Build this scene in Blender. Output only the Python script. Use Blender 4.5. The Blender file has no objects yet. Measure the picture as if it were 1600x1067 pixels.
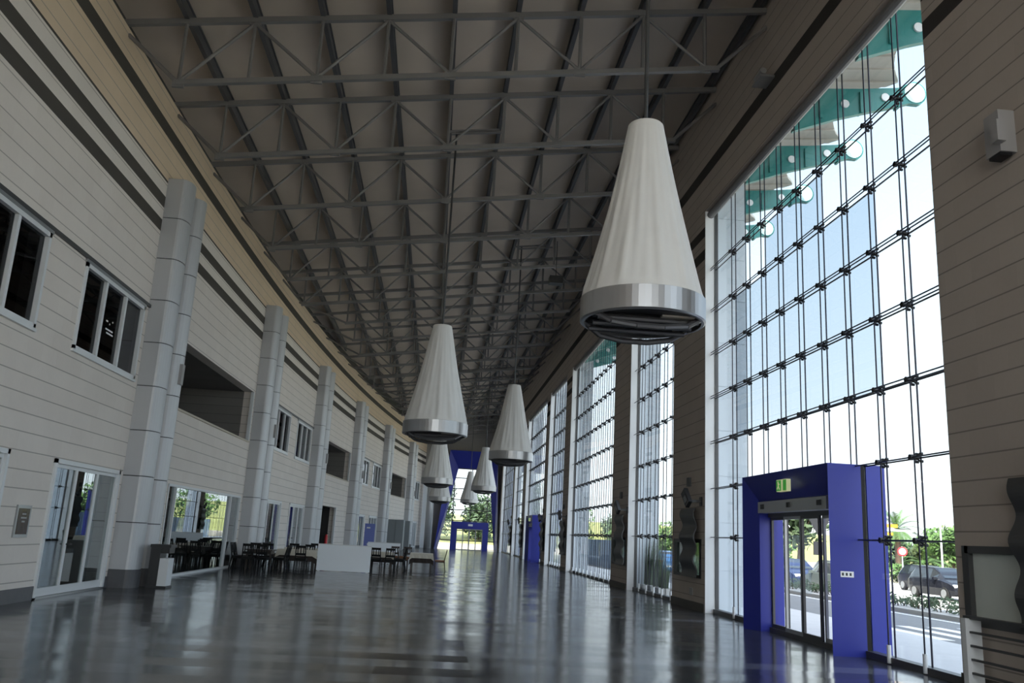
import bpy, bmesh, math, random
from mathutils import Matrix, Vector
random.seed(7)
SC = bpy.context.scene
COL = SC.collection
PI = math.pi

# ---------------------------------------------------------------- camera
def make_camera():
    f_px, pitch, roll, yaw = 1320.0, math.radians(13.0), 0.054, math.atan(0.0795)
    fwd = Vector((math.sin(yaw) * math.cos(pitch), math.cos(yaw) * math.cos(pitch), math.sin(pitch)))
    rt0 = Vector((math.cos(yaw), -math.sin(yaw), 0))
    up0 = rt0.cross(fwd)
    c, s = math.cos(roll), math.sin(roll)
    rt = rt0 * c + up0 * s
    up = up0 * c - rt0 * s
    cd = bpy.data.cameras.new('camera')
    cd.sensor_width = 36.0
    cd.lens = 36.0 * f_px / 1600.0
    cd.clip_end = 1500
    co = bpy.data.objects.new('camera', cd)
    COL.objects.link(co)
    m = Matrix((rt, up, -fwd)).transposed().to_4x4()
    m.translation = (0, 0, 1.7)
    co.matrix_world = m
    SC.camera = co
make_camera()

# ---------------------------------------------------------------- sky, sun, exposure
EXPOSURE = 1.3
SKY_STRENGTH = 1.3
SKY_SUN_SIDE = 2.1
SUN_STRENGTH = 6.0
w = bpy.data.worlds.new('World')
SC.world = w
w.use_nodes = True
nt = w.node_tree
nt.nodes.clear()
tc = nt.nodes.new('ShaderNodeTexCoord')
sp = nt.nodes.new('ShaderNodeSeparateXYZ')
rp = nt.nodes.new('ShaderNodeValToRGB')
bg = nt.nodes.new('ShaderNodeBackground')
ow = nt.nodes.new('ShaderNodeOutputWorld')
nt.links.new(tc.outputs['Generated'], sp.inputs[0])
nt.links.new(sp.outputs['Z'], rp.inputs[0])
nt.links.new(rp.outputs[0], bg.inputs[0])
nt.links.new(bg.outputs[0], ow.inputs[0])
cr = rp.color_ramp
cr.elements[0].position = 0.0
cr.elements[0].color = (0.66, 0.69, 0.70, 1)
cr.elements[1].position = 0.9
cr.elements[1].color = (0.24, 0.38, 0.62, 1)
e = cr.elements.new(0.16); e.color = (0.47, 0.53, 0.575, 1)
e = cr.elements.new(0.42); e.color = (0.345, 0.43, 0.52, 1)
# hazy sky: several times brighter on the sun's side
SUN_DIR = Vector((-0.45, -0.52, 0.73)).normalized()
dt = nt.nodes.new('ShaderNodeVectorMath'); dt.operation = 'DOT_PRODUCT'
nt.links.new(tc.outputs['Generated'], dt.inputs[0]); dt.inputs[1].default_value = SUN_DIR
mxn = nt.nodes.new('ShaderNodeMath'); mxn.operation = 'MAXIMUM'; mxn.inputs[1].default_value = 0.0
nt.links.new(dt.outputs['Value'], mxn.inputs[0])
pw = nt.nodes.new('ShaderNodeMath'); pw.operation = 'POWER'; pw.inputs[1].default_value = 1.6
nt.links.new(mxn.outputs[0], pw.inputs[0])
bg.inputs[1].default_value = SKY_STRENGTH
ma = nt.nodes.new('ShaderNodeMath'); ma.operation = 'MULTIPLY'; ma.inputs[1].default_value = SKY_SUN_SIDE
nt.links.new(pw.outputs[0], ma.inputs[0])
b2 = nt.nodes.new('ShaderNodeBackground'); b2.inputs[0].default_value = (1.0, 0.955, 0.90, 1)
nt.links.new(ma.outputs[0], b2.inputs[1])
ads = nt.nodes.new('ShaderNodeAddShader')
nt.links.new(bg.outputs[0], ads.inputs[0]); nt.links.new(b2.outputs[0], ads.inputs[1]); nt.links.new(ads.outputs[0], ow.inputs[0])
sd = bpy.data.lights.new('sun', 'SUN')
sd.energy = SUN_STRENGTH
sd.angle = math.radians(0.6)
sd.color = (1.0, 0.92, 0.80)
so = bpy.data.objects.new('sun', sd)
COL.objects.link(so)
so.rotation_euler = SUN_DIR.to_track_quat('Z', 'Y').to_euler()
so.location = (-40, 0, 60)
SC.view_settings.view_transform = 'Standard'
SC.view_settings.look = 'None'
SC.view_settings.exposure = EXPOSURE
SC.view_settings.gamma = 1.0
SC.view_settings.use_curve_mapping = False
SC.cycles.max_bounces = 14
SC.cycles.diffuse_bounces = 7
SC.cycles.transparent_max_bounces = 24

# ---------------------------------------------------------------- materials
class NT:
    def __init__(s, name):
        s.m = bpy.data.materials.new(name); s.m.use_nodes = True
        s.t = s.m.node_tree; s.b = s.t.nodes['Principled BSDF']
        s.out = s.t.nodes['Material Output']
    def n(s, kind, **kw):
        x = s.t.nodes.new(kind)
        for k, v in kw.items():
            if k.startswith('_'): setattr(x, k[1:], v)
            else: x.inputs[k.replace('__', ' ')].default_value = v
        return x
    def l(s, a, b): s.t.links.new(a, b)
    def math(s, op, a, b=None):
        x = s.t.nodes.new('ShaderNodeMath'); x.operation = op
        for i, v in enumerate((a, b)):
            if v is None: continue
            if isinstance(v, (int, float)): x.inputs[i].default_value = v
            else: s.l(v, x.inputs[i])
        return x.outputs[0]
    def mix(s, fac, a, b):
        x = s.t.nodes.new('ShaderNodeMix'); x.data_type = 'RGBA'
        for sock, v in ((x.inputs['Factor'], fac), (x.inputs[6], a), (x.inputs[7], b)):
            if isinstance(v, (int, float)): sock.default_value = v
            elif isinstance(v, tuple): sock.default_value = (*v, 1) if len(v) == 3 else v
            else: s.l(v, sock)
        return x.outputs[2]

def mat(name, col, rough=0.5, metal=0.0, spec=0.5, noise=0.0, nscale=6.0, emit=None, estr=0.0, bump=0.0, bscale=40.0):
    q = NT(name); b = q.b
    b.inputs['Base Color'].default_value = (*col, 1)
    b.inputs['Roughness'].default_value = rough
    b.inputs['Metallic'].default_value = metal
    b.inputs['Specular IOR Level'].default_value = spec
    if noise or bump:
        tcn = q.n('ShaderNodeTexCoord')
    if noise:
        nz = q.n('ShaderNodeTexNoise', Scale=nscale, Detail=4.0)
        q.l(tcn.outputs['Object'], nz.inputs['Vector'])
        lo = tuple(max(0, c * (1 - noise)) for c in col); hi = tuple(min(1, c * (1 + noise)) for c in col)
        q.l(q.mix(nz.outputs['Fac'], lo, hi), b.inputs['Base Color'])
    if bump:
        n2 = q.n('ShaderNodeTexNoise', Scale=bscale, Detail=3.0)
        q.l(tcn.outputs['Object'], n2.inputs['Vector'])
        bp = q.n('ShaderNodeBump', Strength=bump, Distance=0.02)
        q.l(n2.outputs['Fac'], bp.inputs['Height']); q.l(bp.outputs[0], b.inputs['Normal'])
    if emit:
        b.inputs['Emission Color'].default_value = (*emit, 1)
        b.inputs['Emission Strength'].default_value = estr
    return q.m

def glass(name, tint, refl=1.0, rough=0.0, base=0.0):
    """thin pane: see-through plus a Fresnel mirror"""
    q = NT(name); q.t.nodes.remove(q.b)
    tr = q.n('ShaderNodeBsdfTransparent'); tr.inputs[0].default_value = (*tint, 1)
    gl = q.n('ShaderNodeBsdfGlossy'); gl.inputs['Roughness'].default_value = rough
    gl.inputs[0].default_value = (0.95, 0.97, 1, 1)
    lw = q.n('ShaderNodeLayerWeight'); lw.inputs['Blend'].default_value = 0.5
    sch = q.math('ADD', q.math('MULTIPLY', q.math('POWER', lw.outputs['Facing'], 5.0), 0.96), 0.04)
    fac = q.math('ADD', q.math('MULTIPLY', sch, refl), base)
    fac = q.math('MINIMUM', fac, 1.0)
    mx = q.n('ShaderNodeMixShader')
    q.l(fac, mx.inputs[0]); q.l(tr.outputs[0], mx.inputs[1]); q.l(gl.outputs[0], mx.inputs[2])
    q.l(mx.outputs[0], q.out.inputs[0])
    return q.m

def stone_wall(name, c1, c2, mortar, bands, band_col, warm_bounce_from=None, tan=None):
    q = NT(name); b = q.b
    tcn = q.n('ShaderNodeTexCoord'); sx = q.n('ShaderNodeSeparateXYZ'); q.l(tcn.outputs['Object'], sx.inputs[0])
    cb = q.n('ShaderNodeCombineXYZ'); q.l(sx.outputs['Y'], cb.inputs['X']); q.l(sx.outputs['Z'], cb.inputs['Y'])
    br = q.n('ShaderNodeTexBrick', Scale=1.0)
    br.inputs['Color1'].default_value = (*c1, 1); br.inputs['Color2'].default_value = (*c2, 1)
    br.inputs['Mortar'].default_value = (*c1, 1)
    br.inputs['Mortar Size'].default_value = 0.002
    br.inputs['Brick Width'].default_value = 0.62; br.inputs['Row Height'].default_value = 0.345
    q.l(cb.outputs[0], br.inputs['Vector'])
    nz = q.n('ShaderNodeTexNoise', Scale=1.3, Detail=5.0); q.l(tcn.outputs['Object'], nz.inputs['Vector'])
    nz2 = q.n('ShaderNodeTexNoise', Scale=14.0, Detail=4.0); q.l(tcn.outputs['Object'], nz2.inputs['Vector'])
    col = q.mix(q.math('MULTIPLY', nz.outputs['Fac'], 0.5), br.outputs[0], tuple(x * 0.82 for x in c2))
    col = q.mix(q.math('MULTIPLY', nz2.outputs['Fac'], 0.25), col, tuple(min(1, x * 1.12) for x in c1))
    z = sx.outputs['Z']
    if warm_bounce_from:  # upper courses: warm bounced light put into the stone colour
        col = q.mix(q.math('GREATER_THAN', z, warm_bounce_from), col, q.mix(q.math('MULTIPLY', nz.outputs['Fac'], 0.6), tan, tuple(x * 0.75 for x in tan)))
    # dark joint line at every course, each second one stronger
    fr = q.math('FRACT', q.math('DIVIDE', q.math('ADD', z, -0.02), 0.345))
    ln = q.math('LESS_THAN', fr, 0.06)
    col = q.mix(q.math('MULTIPLY', ln, 0.75), col, mortar)
    for (z0, z1) in bands:
        msk = q.math('MULTIPLY', q.math('GREATER_THAN', z, z0), q.math('LESS_THAN', z, z1))
        col = q.mix(msk, col, band_col)
    q.l(col, b.inputs['Base Color'])
    b.inputs['Roughness'].default_value = 0.85
    b.inputs['Specular IOR Level'].default_value = 0.2
    bp = q.n('ShaderNodeBump', Strength=0.35, Distance=0.012)
    q.l(q.math('SUBTRACT', 1.0, ln), bp.inputs['Height']); q.l(bp.outputs[0], b.inputs['Normal'])
    return q.m

def tile_floor(name):
    q = NT(name); b = q.b
    tcn = q.n('ShaderNodeTexCoord'); sx = q.n('ShaderNodeSeparateXYZ'); q.l(tcn.outputs['Object'], sx.inputs[0])
    br = q.n('ShaderNodeTexBrick', Scale=1.0)
    br.offset = 0.0; br.squash = 1.0
    br.inputs['Color1'].default_value = (0.030, 0.032, 0.036, 1); br.inputs['Color2'].default_value = (0.046, 0.047, 0.052, 1)
    br.inputs['Mortar'].default_value = (0.012, 0.012, 0.013, 1)
    br.inputs['Mortar Size'].default_value = 0.004
    br.inputs['Brick Width'].default_value = 0.61; br.inputs['Row Height'].default_value = 0.61
    mp = q.n('ShaderNodeMapping'); mp.inputs['Location'].default_value = (0.0, 0.02, 0)
    q.l(tcn.outputs['Object'], mp.inputs[0]); q.l(mp.outputs[0], br.inputs['Vector'])
    nz = q.n('ShaderNodeTexNoise', Scale=1.1, Detail=5.0); q.l(tcn.outputs['Object'], nz.inputs['Vector'])
    col = q.mix(q.math('MULTIPLY', nz.outputs['Fac'], 0.5), br.outputs[0], (0.055, 0.054, 0.055))
    # pale cross bands every 7.3 m
    yy = q.math('FRACT', q.math('DIVIDE', q.math('ADD', sx.outputs['Y'], -12.75 + 73.0), 7.3))
    band = q.math('LESS_THAN', yy, 0.085)
    col = q.mix(band, col, (0.14, 0.145, 0.16))
    # pale lengthways joints
    xx = q.math('FRACT', q.math('DIVIDE', q.math('ADD', sx.outputs['X'], 2.44 + 18.9), 1.89))
    jl = q.math('LESS_THAN', xx, 0.006)
    col = q.mix(q.math('MULTIPLY', jl, 0.8), col, (0.16, 0.16, 0.16))
    q.l(col, b.inputs['Base Color'])
    nr = q.n('ShaderNodeTexNoise', Scale=2.2, Detail=3.0); q.l(tcn.outputs['Object'], nr.inputs['Vector'])
    q.l(q.math('ADD', q.math('MULTIPLY', nr.outputs['Fac'], 0.10), 0.10), b.inputs['Roughness'])
    b.inputs['Specular IOR Level'].default_value = 0.5
    # every tile is laid at a slightly different tilt
    cx = q.math('FLOOR', q.math('DIVIDE', sx.outputs['X'], 0.61)); cy = q.math('FLOOR', q.math('DIVIDE', q.math('ADD', sx.outputs['Y'], 0.02), 0.61))
    cc = q.n('ShaderNodeCombineXYZ'); q.l(cx, cc.inputs['X']); q.l(cy, cc.inputs['Y'])
    wn_ = q.n('ShaderNodeTexWhiteNoise'); wn_.noise_dimensions = '2D'; q.l(cc.outputs[0], wn_.inputs['Vector'])
    sc = q.n('ShaderNodeSeparateXYZ'); q.l(wn_.outputs['Color'], sc.inputs[0])
    wy = q.n('ShaderNodeTexWhiteNoise'); wy.noise_dimensions = '1D'; q.l(cy, wy.inputs['W'])
    nx = q.math('MULTIPLY', q.math('SUBTRACT', sc.outputs['X'], 0.5), 0.008)
    ny = q.math('ADD', q.math('MULTIPLY', q.math('SUBTRACT', sc.outputs['Y'], 0.5), 0.022), q.math('MULTIPLY', q.math('SUBTRACT', wy.outputs['Value'], 0.5), 0.03))
    nb = q.n('ShaderNodeTexNoise', Scale=1.6, Detail=2.0); q.l(tcn.outputs['Object'], nb.inputs['Vector'])
    ny = q.math('ADD', ny, q.math('MULTIPLY', q.math('SUBTRACT', nb.outputs['Fac'], 0.5), 0.03))
    cn = q.n('ShaderNodeCombineXYZ'); q.l(nx, cn.inputs['X']); q.l(ny, cn.inputs['Y']); cn.inputs['Z'].default_value = 1.0
    vn = q.n('ShaderNodeVectorMath'); vn.operation = 'NORMALIZE'; q.l(cn.outputs[0], vn.inputs[0])
    q.l(vn.outputs[0], b.inputs['Normal'])
    return q.m

M = {}
M['stone'] = stone_wall('pale_stone_blocks', (0.79, 0.735, 0.685), (0.75, 0.69, 0.64), (0.32, 0.295, 0.27),
                        [(9.10, 9.42), (9.75, 10.06), (10.45, 10.51), (11.55, 11.9)], (0.085, 0.078, 0.07), 10.48, (0.76, 0.61, 0.455))
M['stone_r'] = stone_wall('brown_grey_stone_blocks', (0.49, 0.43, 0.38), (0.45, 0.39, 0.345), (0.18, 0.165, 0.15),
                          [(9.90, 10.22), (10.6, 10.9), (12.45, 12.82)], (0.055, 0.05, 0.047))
M['floor'] = tile_floor('polished_dark_tiles')
M['ceil'] = mat('ceiling_sheet', (0.52, 0.44, 0.365), 0.8, noise=0.15, nscale=0.6)
M['steel_dark'] = mat('grey_painted_steel', (0.19, 0.185, 0.185), 0.5, 0.1)
M['purlin'] = mat('dark_painted_steel', (0.075, 0.075, 0.08), 0.5)
M['silver'] = mat('silver_cladding', (0.50, 0.51, 0.53), 0.5, 0.45, noise=0.06, nscale=0.7)
M['silver_joint'] = mat('dark_joint', (0.06, 0.06, 0.065), 0.7)
M['plinth'] = mat('dark_skirting', (0.10, 0.10, 0.108), 0.5, noise=0.2)
M['white_metal'] = mat('white_aluminium', (0.72, 0.74, 0.76), 0.4)
M['white_board'] = mat('white_laminate', (0.86, 0.91, 0.96), 0.45)
M['black'] = mat('black_metal', (0.012, 0.012, 0.014), 0.45)
M['cable'] = mat('black_steel_cable', (0.02, 0.02, 0.035), 0.35, 0.5)
M['frame_dark'] = mat('dark_grey_profile', (0.07, 0.07, 0.072), 0.45, 0.3)
M['frame_grey'] = mat('grey_aluminium', (0.36, 0.37, 0.38), 0.35, 0.6)
M['blue'] = mat('cobalt_blue_panel', (0.014, 0.024, 0.27), 0.42, noise=0.05, nscale=1.0)
M['glass'] = glass('clear_glass', (0.95, 0.975, 0.985), 0.6)
M['glass_reflection'] = glass('painted_reflection_glass', (0.73, 0.775, 0.805), 0.6)  # blue-grey tint stands in for a reflection on the glass
M['glass_in'] = glass('interior_glass', (0.62, 0.70, 0.68), 1.2, 0.0, 0.16)
M['glass_dark'] = glass('smoked_glass', (0.30, 0.32, 0.33), 0.8)
M['glass_hatch'] = glass('greenish_glass', (0.55, 0.62, 0.58), 1.0, 0.0, 0.12)
M['frosted'] = mat('frosted_pane', (0.60, 0.64, 0.60), 0.35, noise=0.1, nscale=2.0)
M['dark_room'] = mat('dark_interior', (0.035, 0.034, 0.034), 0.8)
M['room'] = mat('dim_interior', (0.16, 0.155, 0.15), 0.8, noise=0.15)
M['balcony'] = stone_wall('dark_grey_blocks', (0.22, 0.21, 0.20), (0.20, 0.19, 0.18), (0.10, 0.10, 0.095), [], (0, 0, 0))  # dark grey blocks lining the balcony recesses
M['fabric'] = mat('off_white_canvas', (0.72, 0.71, 0.69), 0.9, noise=0.05, nscale=3.0, bump=0.15, bscale=120.0)
M['rim'] = mat('brushed_grey_band', (0.40, 0.40, 0.41), 0.32, 0.75)
M['lamp_dark'] = mat('black_louvre', (0.02, 0.02, 0.022), 0.4)
M['lamp_grey'] = mat('grey_lamp_tray', (0.16, 0.16, 0.17), 0.35, 0.6)
M['lamp_glass'] = mat('pale_lamp_cover', (0.55, 0.50, 0.44), 0.25)
M['teal'] = mat('teal_painted_steel', (0.018, 0.185, 0.175), 0.4)
M['teal_sunlit'] = mat('sunlit_teal_nose', (0.55, 0.80, 0.78), 0.3)  # sunlight on the beam noses put into this paler teal
M['canopy_sheet'] = mat('ribbed_canopy_sheet', (0.46, 0.43, 0.39), 0.8)
M['pier'] = mat('pale_blue_grey_panel', (0.52, 0.58, 0.64), 0.35)
M['wood'] = mat('dark_brown_wood', (0.028, 0.018, 0.014), 0.45, noise=0.3)
M['chair_black'] = mat('black_lacquer', (0.008, 0.008, 0.009), 0.6, spec=0.2)
M['brown_seat'] = mat('tan_leather', (0.20, 0.075, 0.030), 0.5)
M['cloth'] = mat('cream_cotton', (0.62, 0.58, 0.50), 0.9)
M['cloth_dark'] = mat('dark_brown_cotton', (0.035, 0.026, 0.022), 0.9)
M['panel_dark'] = mat('charcoal_sheet', (0.07, 0.07, 0.072), 0.5, 0.2)
M['asphalt'] = mat('grey_asphalt', (0.17, 0.175, 0.18), 0.9, noise=0.15, nscale=3.0)
M['pavement'] = mat('pale_concrete', (0.52, 0.52, 0.52), 0.85, noise=0.1, nscale=2.0)
M['paint'] = mat('white_road_paint', (0.75, 0.75, 0.75), 0.7)
M['kerb'] = mat('kerb_stone', (0.36, 0.35, 0.33), 0.9)
M['field'] = mat('dry_grass', (0.22, 0.21, 0.14), 0.95, noise=0.3, nscale=0.5)
M['leaf'] = mat('mid_green_leaf', (0.055, 0.115, 0.022), 0.7, noise=0.4, nscale=1.5)
M['leaf_dark'] = mat('dark_green_leaf', (0.035, 0.065, 0.025), 0.7, noise=0.4, nscale=1.5)
M['leaf_pale'] = mat('pale_green_leaf', (0.12, 0.16, 0.05), 0.7, noise=0.4, nscale=1.5)
M['reed'] = mat('grey_green_blade', (0.10, 0.135, 0.08), 0.7, noise=0.3, nscale=4)
M['bark'] = mat('brown_bark', (0.10, 0.07, 0.05), 0.9, noise=0.3)
M['car_black'] = mat('black_car_paint', (0.012, 0.013, 0.018), 0.18, 0.0, 0.35)
M['car_blue'] = mat('navy_car_paint', (0.010, 0.018, 0.06), 0.2, 0.0, 0.35)
M['car_grey'] = mat('grey_green_car_paint', (0.10, 0.125, 0.12), 0.25, 0.3, 0.7)
M['car_sky'] = mat('light_blue_car_paint', (0.06, 0.20, 0.42), 0.25, 0.0, 0.35)
M['car_glass'] = mat('car_window', (0.02, 0.025, 0.03), 0.06, 0.0, 0.8)
M['tyre'] = mat('tyre_rubber', (0.012, 0.012, 0.012), 0.8)
M['red'] = mat('sign_red', (0.65, 0.03, 0.04), 0.4)
M['white'] = mat('white_paint', (0.8, 0.8, 0.8), 0.5)
M['orange'] = mat('sign_orange', (0.85, 0.30, 0.02), 0.5)
M['fence_blue'] = mat('blue_grey_hoarding', (0.20, 0.30, 0.42), 0.5, noise=0.15, nscale=1.0)
M['exit_green'] = mat('exit_green', (0.02, 0.35, 0.06), 0.5, emit=(0.08, 0.45, 0.05), estr=0.12)
M['exit_white'] = mat('exit_pictogram', (0.55, 0.6, 0.38), 0.5, emit=(0.9, 0.95, 0.5), estr=0.12)
M['sensor'] = mat('light_grey_plastic', (0.34, 0.33, 0.33), 0.5)
M['cab'] = mat('grey_cabinet', (0.22, 0.245, 0.26), 0.5)
M['banner'] = mat('violet_blue_banner', (0.16, 0.20, 0.52), 0.6)
M['sandstone'] = mat('pale_wall_render', (0.55, 0.50, 0.42), 0.9)

# ---------------------------------------------------------------- mesh builder
class MB:
    def __init__(s): s.v = []; s.f = []
    def add(s, vs, fs):
        o = len(s.v); s.v += [tuple(p) for p in vs]; s.f += [tuple(i + o for i in f) for f in fs]; return s
    def box(s, x0, x1, y0, y1, z0, z1):
        return s.add([(x0, y0, z0), (x1, y0, z0), (x1, y1, z0), (x0, y1, z0), (x0, y0, z1), (x1, y0, z1), (x1, y1, z1), (x0, y1, z1)],
                     [(0, 3, 2, 1), (4, 5, 6, 7), (0, 1, 5, 4), (1, 2, 6, 5), (2, 3, 7, 6), (3, 0, 4, 7)])
    def quad(s, a, b, c, d): return s.add([a, b, c, d], [(0, 1, 2, 3)])
    def tube(s, p0, p1, r, n=8, r1=None):
        p0, p1 = Vector(p0), Vector(p1); d = (p1 - p0).normalized()
        a = d.orthogonal().normalized(); b = d.cross(a); r1 = r if r1 is None else r1
        vs = []
        for p, rr in ((p0, r), (p1, r1)):
            for i in range(n):
                t = 2 * PI * i / n; vs.append(p + a * (rr * math.cos(t)) + b * (rr * math.sin(t)))
        fs = [(i, (i + 1) % n, n + (i + 1) % n, n + i) for i in range(n)]
        fs += [tuple(reversed(range(n))), tuple(range(n, 2 * n))]
        return s.add(vs, fs)
    def bar(s, p0, p1, wd, ht):
        """rectangular bar along p0-p1; wd horizontal, ht vertical"""
        p0, p1 = Vector(p0), Vector(p1); d = (p1 - p0).normalized()
        up = Vector((0, 0, 1)) if abs(d.z) < 0.98 else Vector((0, 1, 0))
        a = d.cross(up).normalized(); b = a.cross(d)
        vs = []
        for p in (p0, p1):
            for (i, j) in ((-1, -1), (1, -1), (1, 1), (-1, 1)): vs.append(p + a * (i * wd / 2) + b * (j * ht / 2))
        return s.add(vs, [(0, 1, 5, 4), (1, 2, 6, 5), (2, 3, 7, 6), (3, 0, 4, 7), (3, 2, 1, 0), (4, 5, 6, 7)])
    def prism(s, poly, z0, z1):
        n = len(poly)
        vs = [(x, y, z0) for x, y in poly] + [(x, y, z1) for x, y in poly]
        fs = [(i, (i + 1) % n, n + (i + 1) % n, n + i) for i in range(n)] + [tuple(reversed(range(n))), tuple(range(n, 2 * n))]
        return s.add(vs, fs)
    def prism_axis(s, poly, axis, a0, a1):
        """polygon in the two other axes, extruded along axis 0/1"""
        n = len(poly)
        if axis == 0: vs = [(a0, p, q) for p, q in poly] + [(a1, p, q) for p, q in poly]
        else: vs = [(p, a0, q) for p, q in poly] + [(p, a1, q) for p, q in poly]
        fs = [(i, (i + 1) % n, n + (i + 1) % n, n + i) for i in range(n)] + [tuple(reversed(range(n))), tuple(range(n, 2 * n))]
        return s.add(vs, fs)
    def lathe(s, prof, c=(0, 0, 0), n=24, fn=None):
        vs = []
        for (r, z) in prof:
            for i in range(n):
                t = 2 * PI * i / n; rr = r if fn is None else fn(r, z, t)
                vs.append((c[0] + rr * math.cos(t), c[1] + rr * math.sin(t), c[2] + z))
        fs = []
        for k in range(len(prof) - 1):
            for i in range(n):
                fs.append((k * n + i, k * n + (i + 1) % n, (k + 1) * n + (i + 1) % n, (k + 1) * n + i))
        return s.add(vs, fs)
    def disc(s, c, nrm, r, th, n=20):
        c, d = Vector(c), Vector(nrm).normalized()
        return s.tube(c - d * th / 2, c + d * th / 2, r, n)
    def mesh(s, name, m, off=(0, 0, 0), smooth=False):
        me = bpy.data.meshes.new(name)
        me.from_pydata([(x - off[0], y - off[1], z - off[2]) for x, y, z in s.v], [], s.f)
        bm = bmesh.new(); bm.from_mesh(me); bmesh.ops.recalc_face_normals(bm, faces=bm.faces); bm.to_mesh(me); bm.free()
        me.materials.append(M[m] if isinstance(m, str) else m)
        if smooth:
            for p in me.polygons: p.use_smooth = True
        return me
    def build(s, name, m, parent=None, off=None, smooth=False):
        if off is None: off = tuple(parent.location) if (parent is not None and parent.get('_world')) else (0, 0, 0)
        o = bpy.data.objects.new(name, s.mesh(name, m, off, smooth)); COL.objects.link(o)
        if parent is not None: o.parent = parent
        return o

def B(*a): return MB().box(*a)

def thing(name, label, cat, loc=(0, 0, 0), rz=0.0, group=None, world=True, kind=None):
    o = bpy.data.objects.new(name, None); COL.objects.link(o)
    o.location = loc; o.rotation_euler = (0, 0, rz); o.empty_display_size = 0.2
    o['label'] = label; o['category'] = cat
    if group: o['group'] = group
    if kind: o['kind'] = kind
    if world and not rz: o['_world'] = 1
    return o
def struct_root(name, loc=(0, 0, 0), rz=None):
    o = bpy.data.objects.new(name, None); COL.objects.link(o); o.location = loc; o.rotation_euler = (0, 0, rz or 0.0)
    o['kind'] = 'structure'
    if rz is None: o['_world'] = 1
    return o
def struct(name, mb, m, smooth=False):
    o = mb.build(name, m, smooth=smooth); o['kind'] = 'structure'; return o
def tag(o, label, cat, group=None, kind=None):
    o['label'] = label; o['category'] = cat
    if group: o['group'] = group
    if kind: o['kind'] = kind
    return o
def inst(name, me, parent, loc, rot=(0, 0, 0)):
    o = bpy.data.objects.new(name, me); COL.objects.link(o); o.parent = parent
    o.location = loc; o.rotation_euler = rot; return o
def copy_tree(o, parent=None):
    c = o.copy(); COL.objects.link(c); c.parent = parent
    for ch in list(o.children): copy_tree(ch, c)
    return c
ORD = ['first', 'second', 'third', 'fourth', 'fifth', 'sixth', 'seventh', 'eighth', 'ninth', 'tenth', 'eleventh', 'twelfth', 'thirteenth',
       'fourteenth', 'fifteenth', 'sixteenth', 'seventeenth', 'eighteenth', 'nineteenth', 'twentieth', 'twenty-first', 'twenty-second', 'twenty-third', 'twenty-fourth',
       'twenty-fifth', 'twenty-sixth', 'twenty-seventh', 'twenty-eighth', 'twenty-ninth', 'thirtieth']

# ---------------------------------------------------------------- plan of the hall
Y0, Y1 = -12.0, 97.0          # rear and far wall
XL, XF, XG = -7.75, 7.35, 7.67  # left wall, right wall face, right glass line
def xw(y): return XL + max(0.0, y - 24.0) ** 2 / 830.0
def dxw(y): return max(0.0, y - 24.0) / 415.0
def ztop(x): return 13.79 + 0.137 * x      # top chord
def frange(a, b, st):
    n = max(1, int(round((b - a) / st))); return [a + (b - a) * i / n for i in range(n + 1)]

def wall_sheet(ys, zs, holes, xf, thick):
    """curved or flat wall in y/z with openings; thick is signed"""
    ys = sorted(set(round(y, 4) for y in ys)); zs = sorted(set(round(z, 4) for z in zs))
    mb = MB(); idx = {}
    def P(y, z, back):
        k = (y, z, back)
        if k not in idx:
            idx[k] = len(mb.v); mb.v.append((xf(y) + (thick if back else 0), y, z))
        return idx[k]
    def solid(i, j):
        if i < 0 or j < 0 or i >= len(ys) - 1 or j >= len(zs) - 1: return False
        yc, zc = (ys[i] + ys[i + 1]) / 2, (zs[j] + zs[j + 1]) / 2
        return not any(a < yc < b and c < zc < d for a, b, c, d in holes)
    for i in range(len(ys) - 1):
        for j in range(len(zs) - 1):
            if not solid(i, j): continue
            a, b, c, d = ys[i], ys[i + 1], zs[j], zs[j + 1]
            mb.f.append((P(a, c, 0), P(b, c, 0), P(b, d, 0), P(a, d, 0)))
            mb.f.append((P(a, c, 1), P(a, d, 1), P(b, d, 1), P(b, c, 1)))
            for (di, dj, e0, e1) in ((-1, 0, (a, c), (a, d)), (1, 0, (b, c), (b, d)), (0, -1, (a, c), (b, c)), (0, 1, (a, d), (b, d))):
                if not solid(i + di, j + dj):
                    mb.f.append((P(*e0, 0), P(*e1, 0), P(*e1, 1), P(*e0, 1)))
    return mb

# right-hand bays: (y near, y far, columns)
BAYS = [(-21.0, -10.4, 10), (2.4, 8.6, 5), (11.65, 22.95, 10), (26.15, 32.3, 5), (35.3, 47.2, 10), (49.3, 56.4, 6), (58.2, 70.0, 10), (72.4, 80.2, 7), (81.6, 94.6, 11)]
PORTALS = {2: (14.75, 19.05), 6: (61.0, 65.2)}
HEAD = 11.37
ROWS = [1.97, 3.27, 4.53, 5.80, 7.06, 8.32, 9.58]

# left-hand bays start at each column's near edge
BAY_L = [9.0 + 13.0 * i for i in range(-1, 7)]
left_holes = []
L_WIN, L_DOOR, L_BALC, L_SHOP, L_PASS = [], [], [], [], []
for bi, S in enumerate(BAY_L):
    if S + 12.9 > Y1: lim = Y1 - 0.5
    else: lim = 1e9
    if bi % 2 == 1 or bi == 0 and False:      # window bays
        for (a, b) in ((3.5, 7.2), (8.93, 12.65)):
            if S + b < lim: L_WIN.append((S + a, S + b))
        for (a, b) in ((3.45, 7.12), (9.05, 12.7)):
            if S + b < lim: L_DOOR.append((S + a, S + b))
    else:
        if S + 12.75 < lim:
            L_BALC.append((S + 2.6, S + 12.75))
            if bi == 4: L_PASS.append((S + 2.6, S + 9.3))
            else: L_SHOP.append((S + 3.7, S + 12.55))
left_holes += [(a, b, 5.03, 6.92) for a, b in L_WIN]
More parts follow.
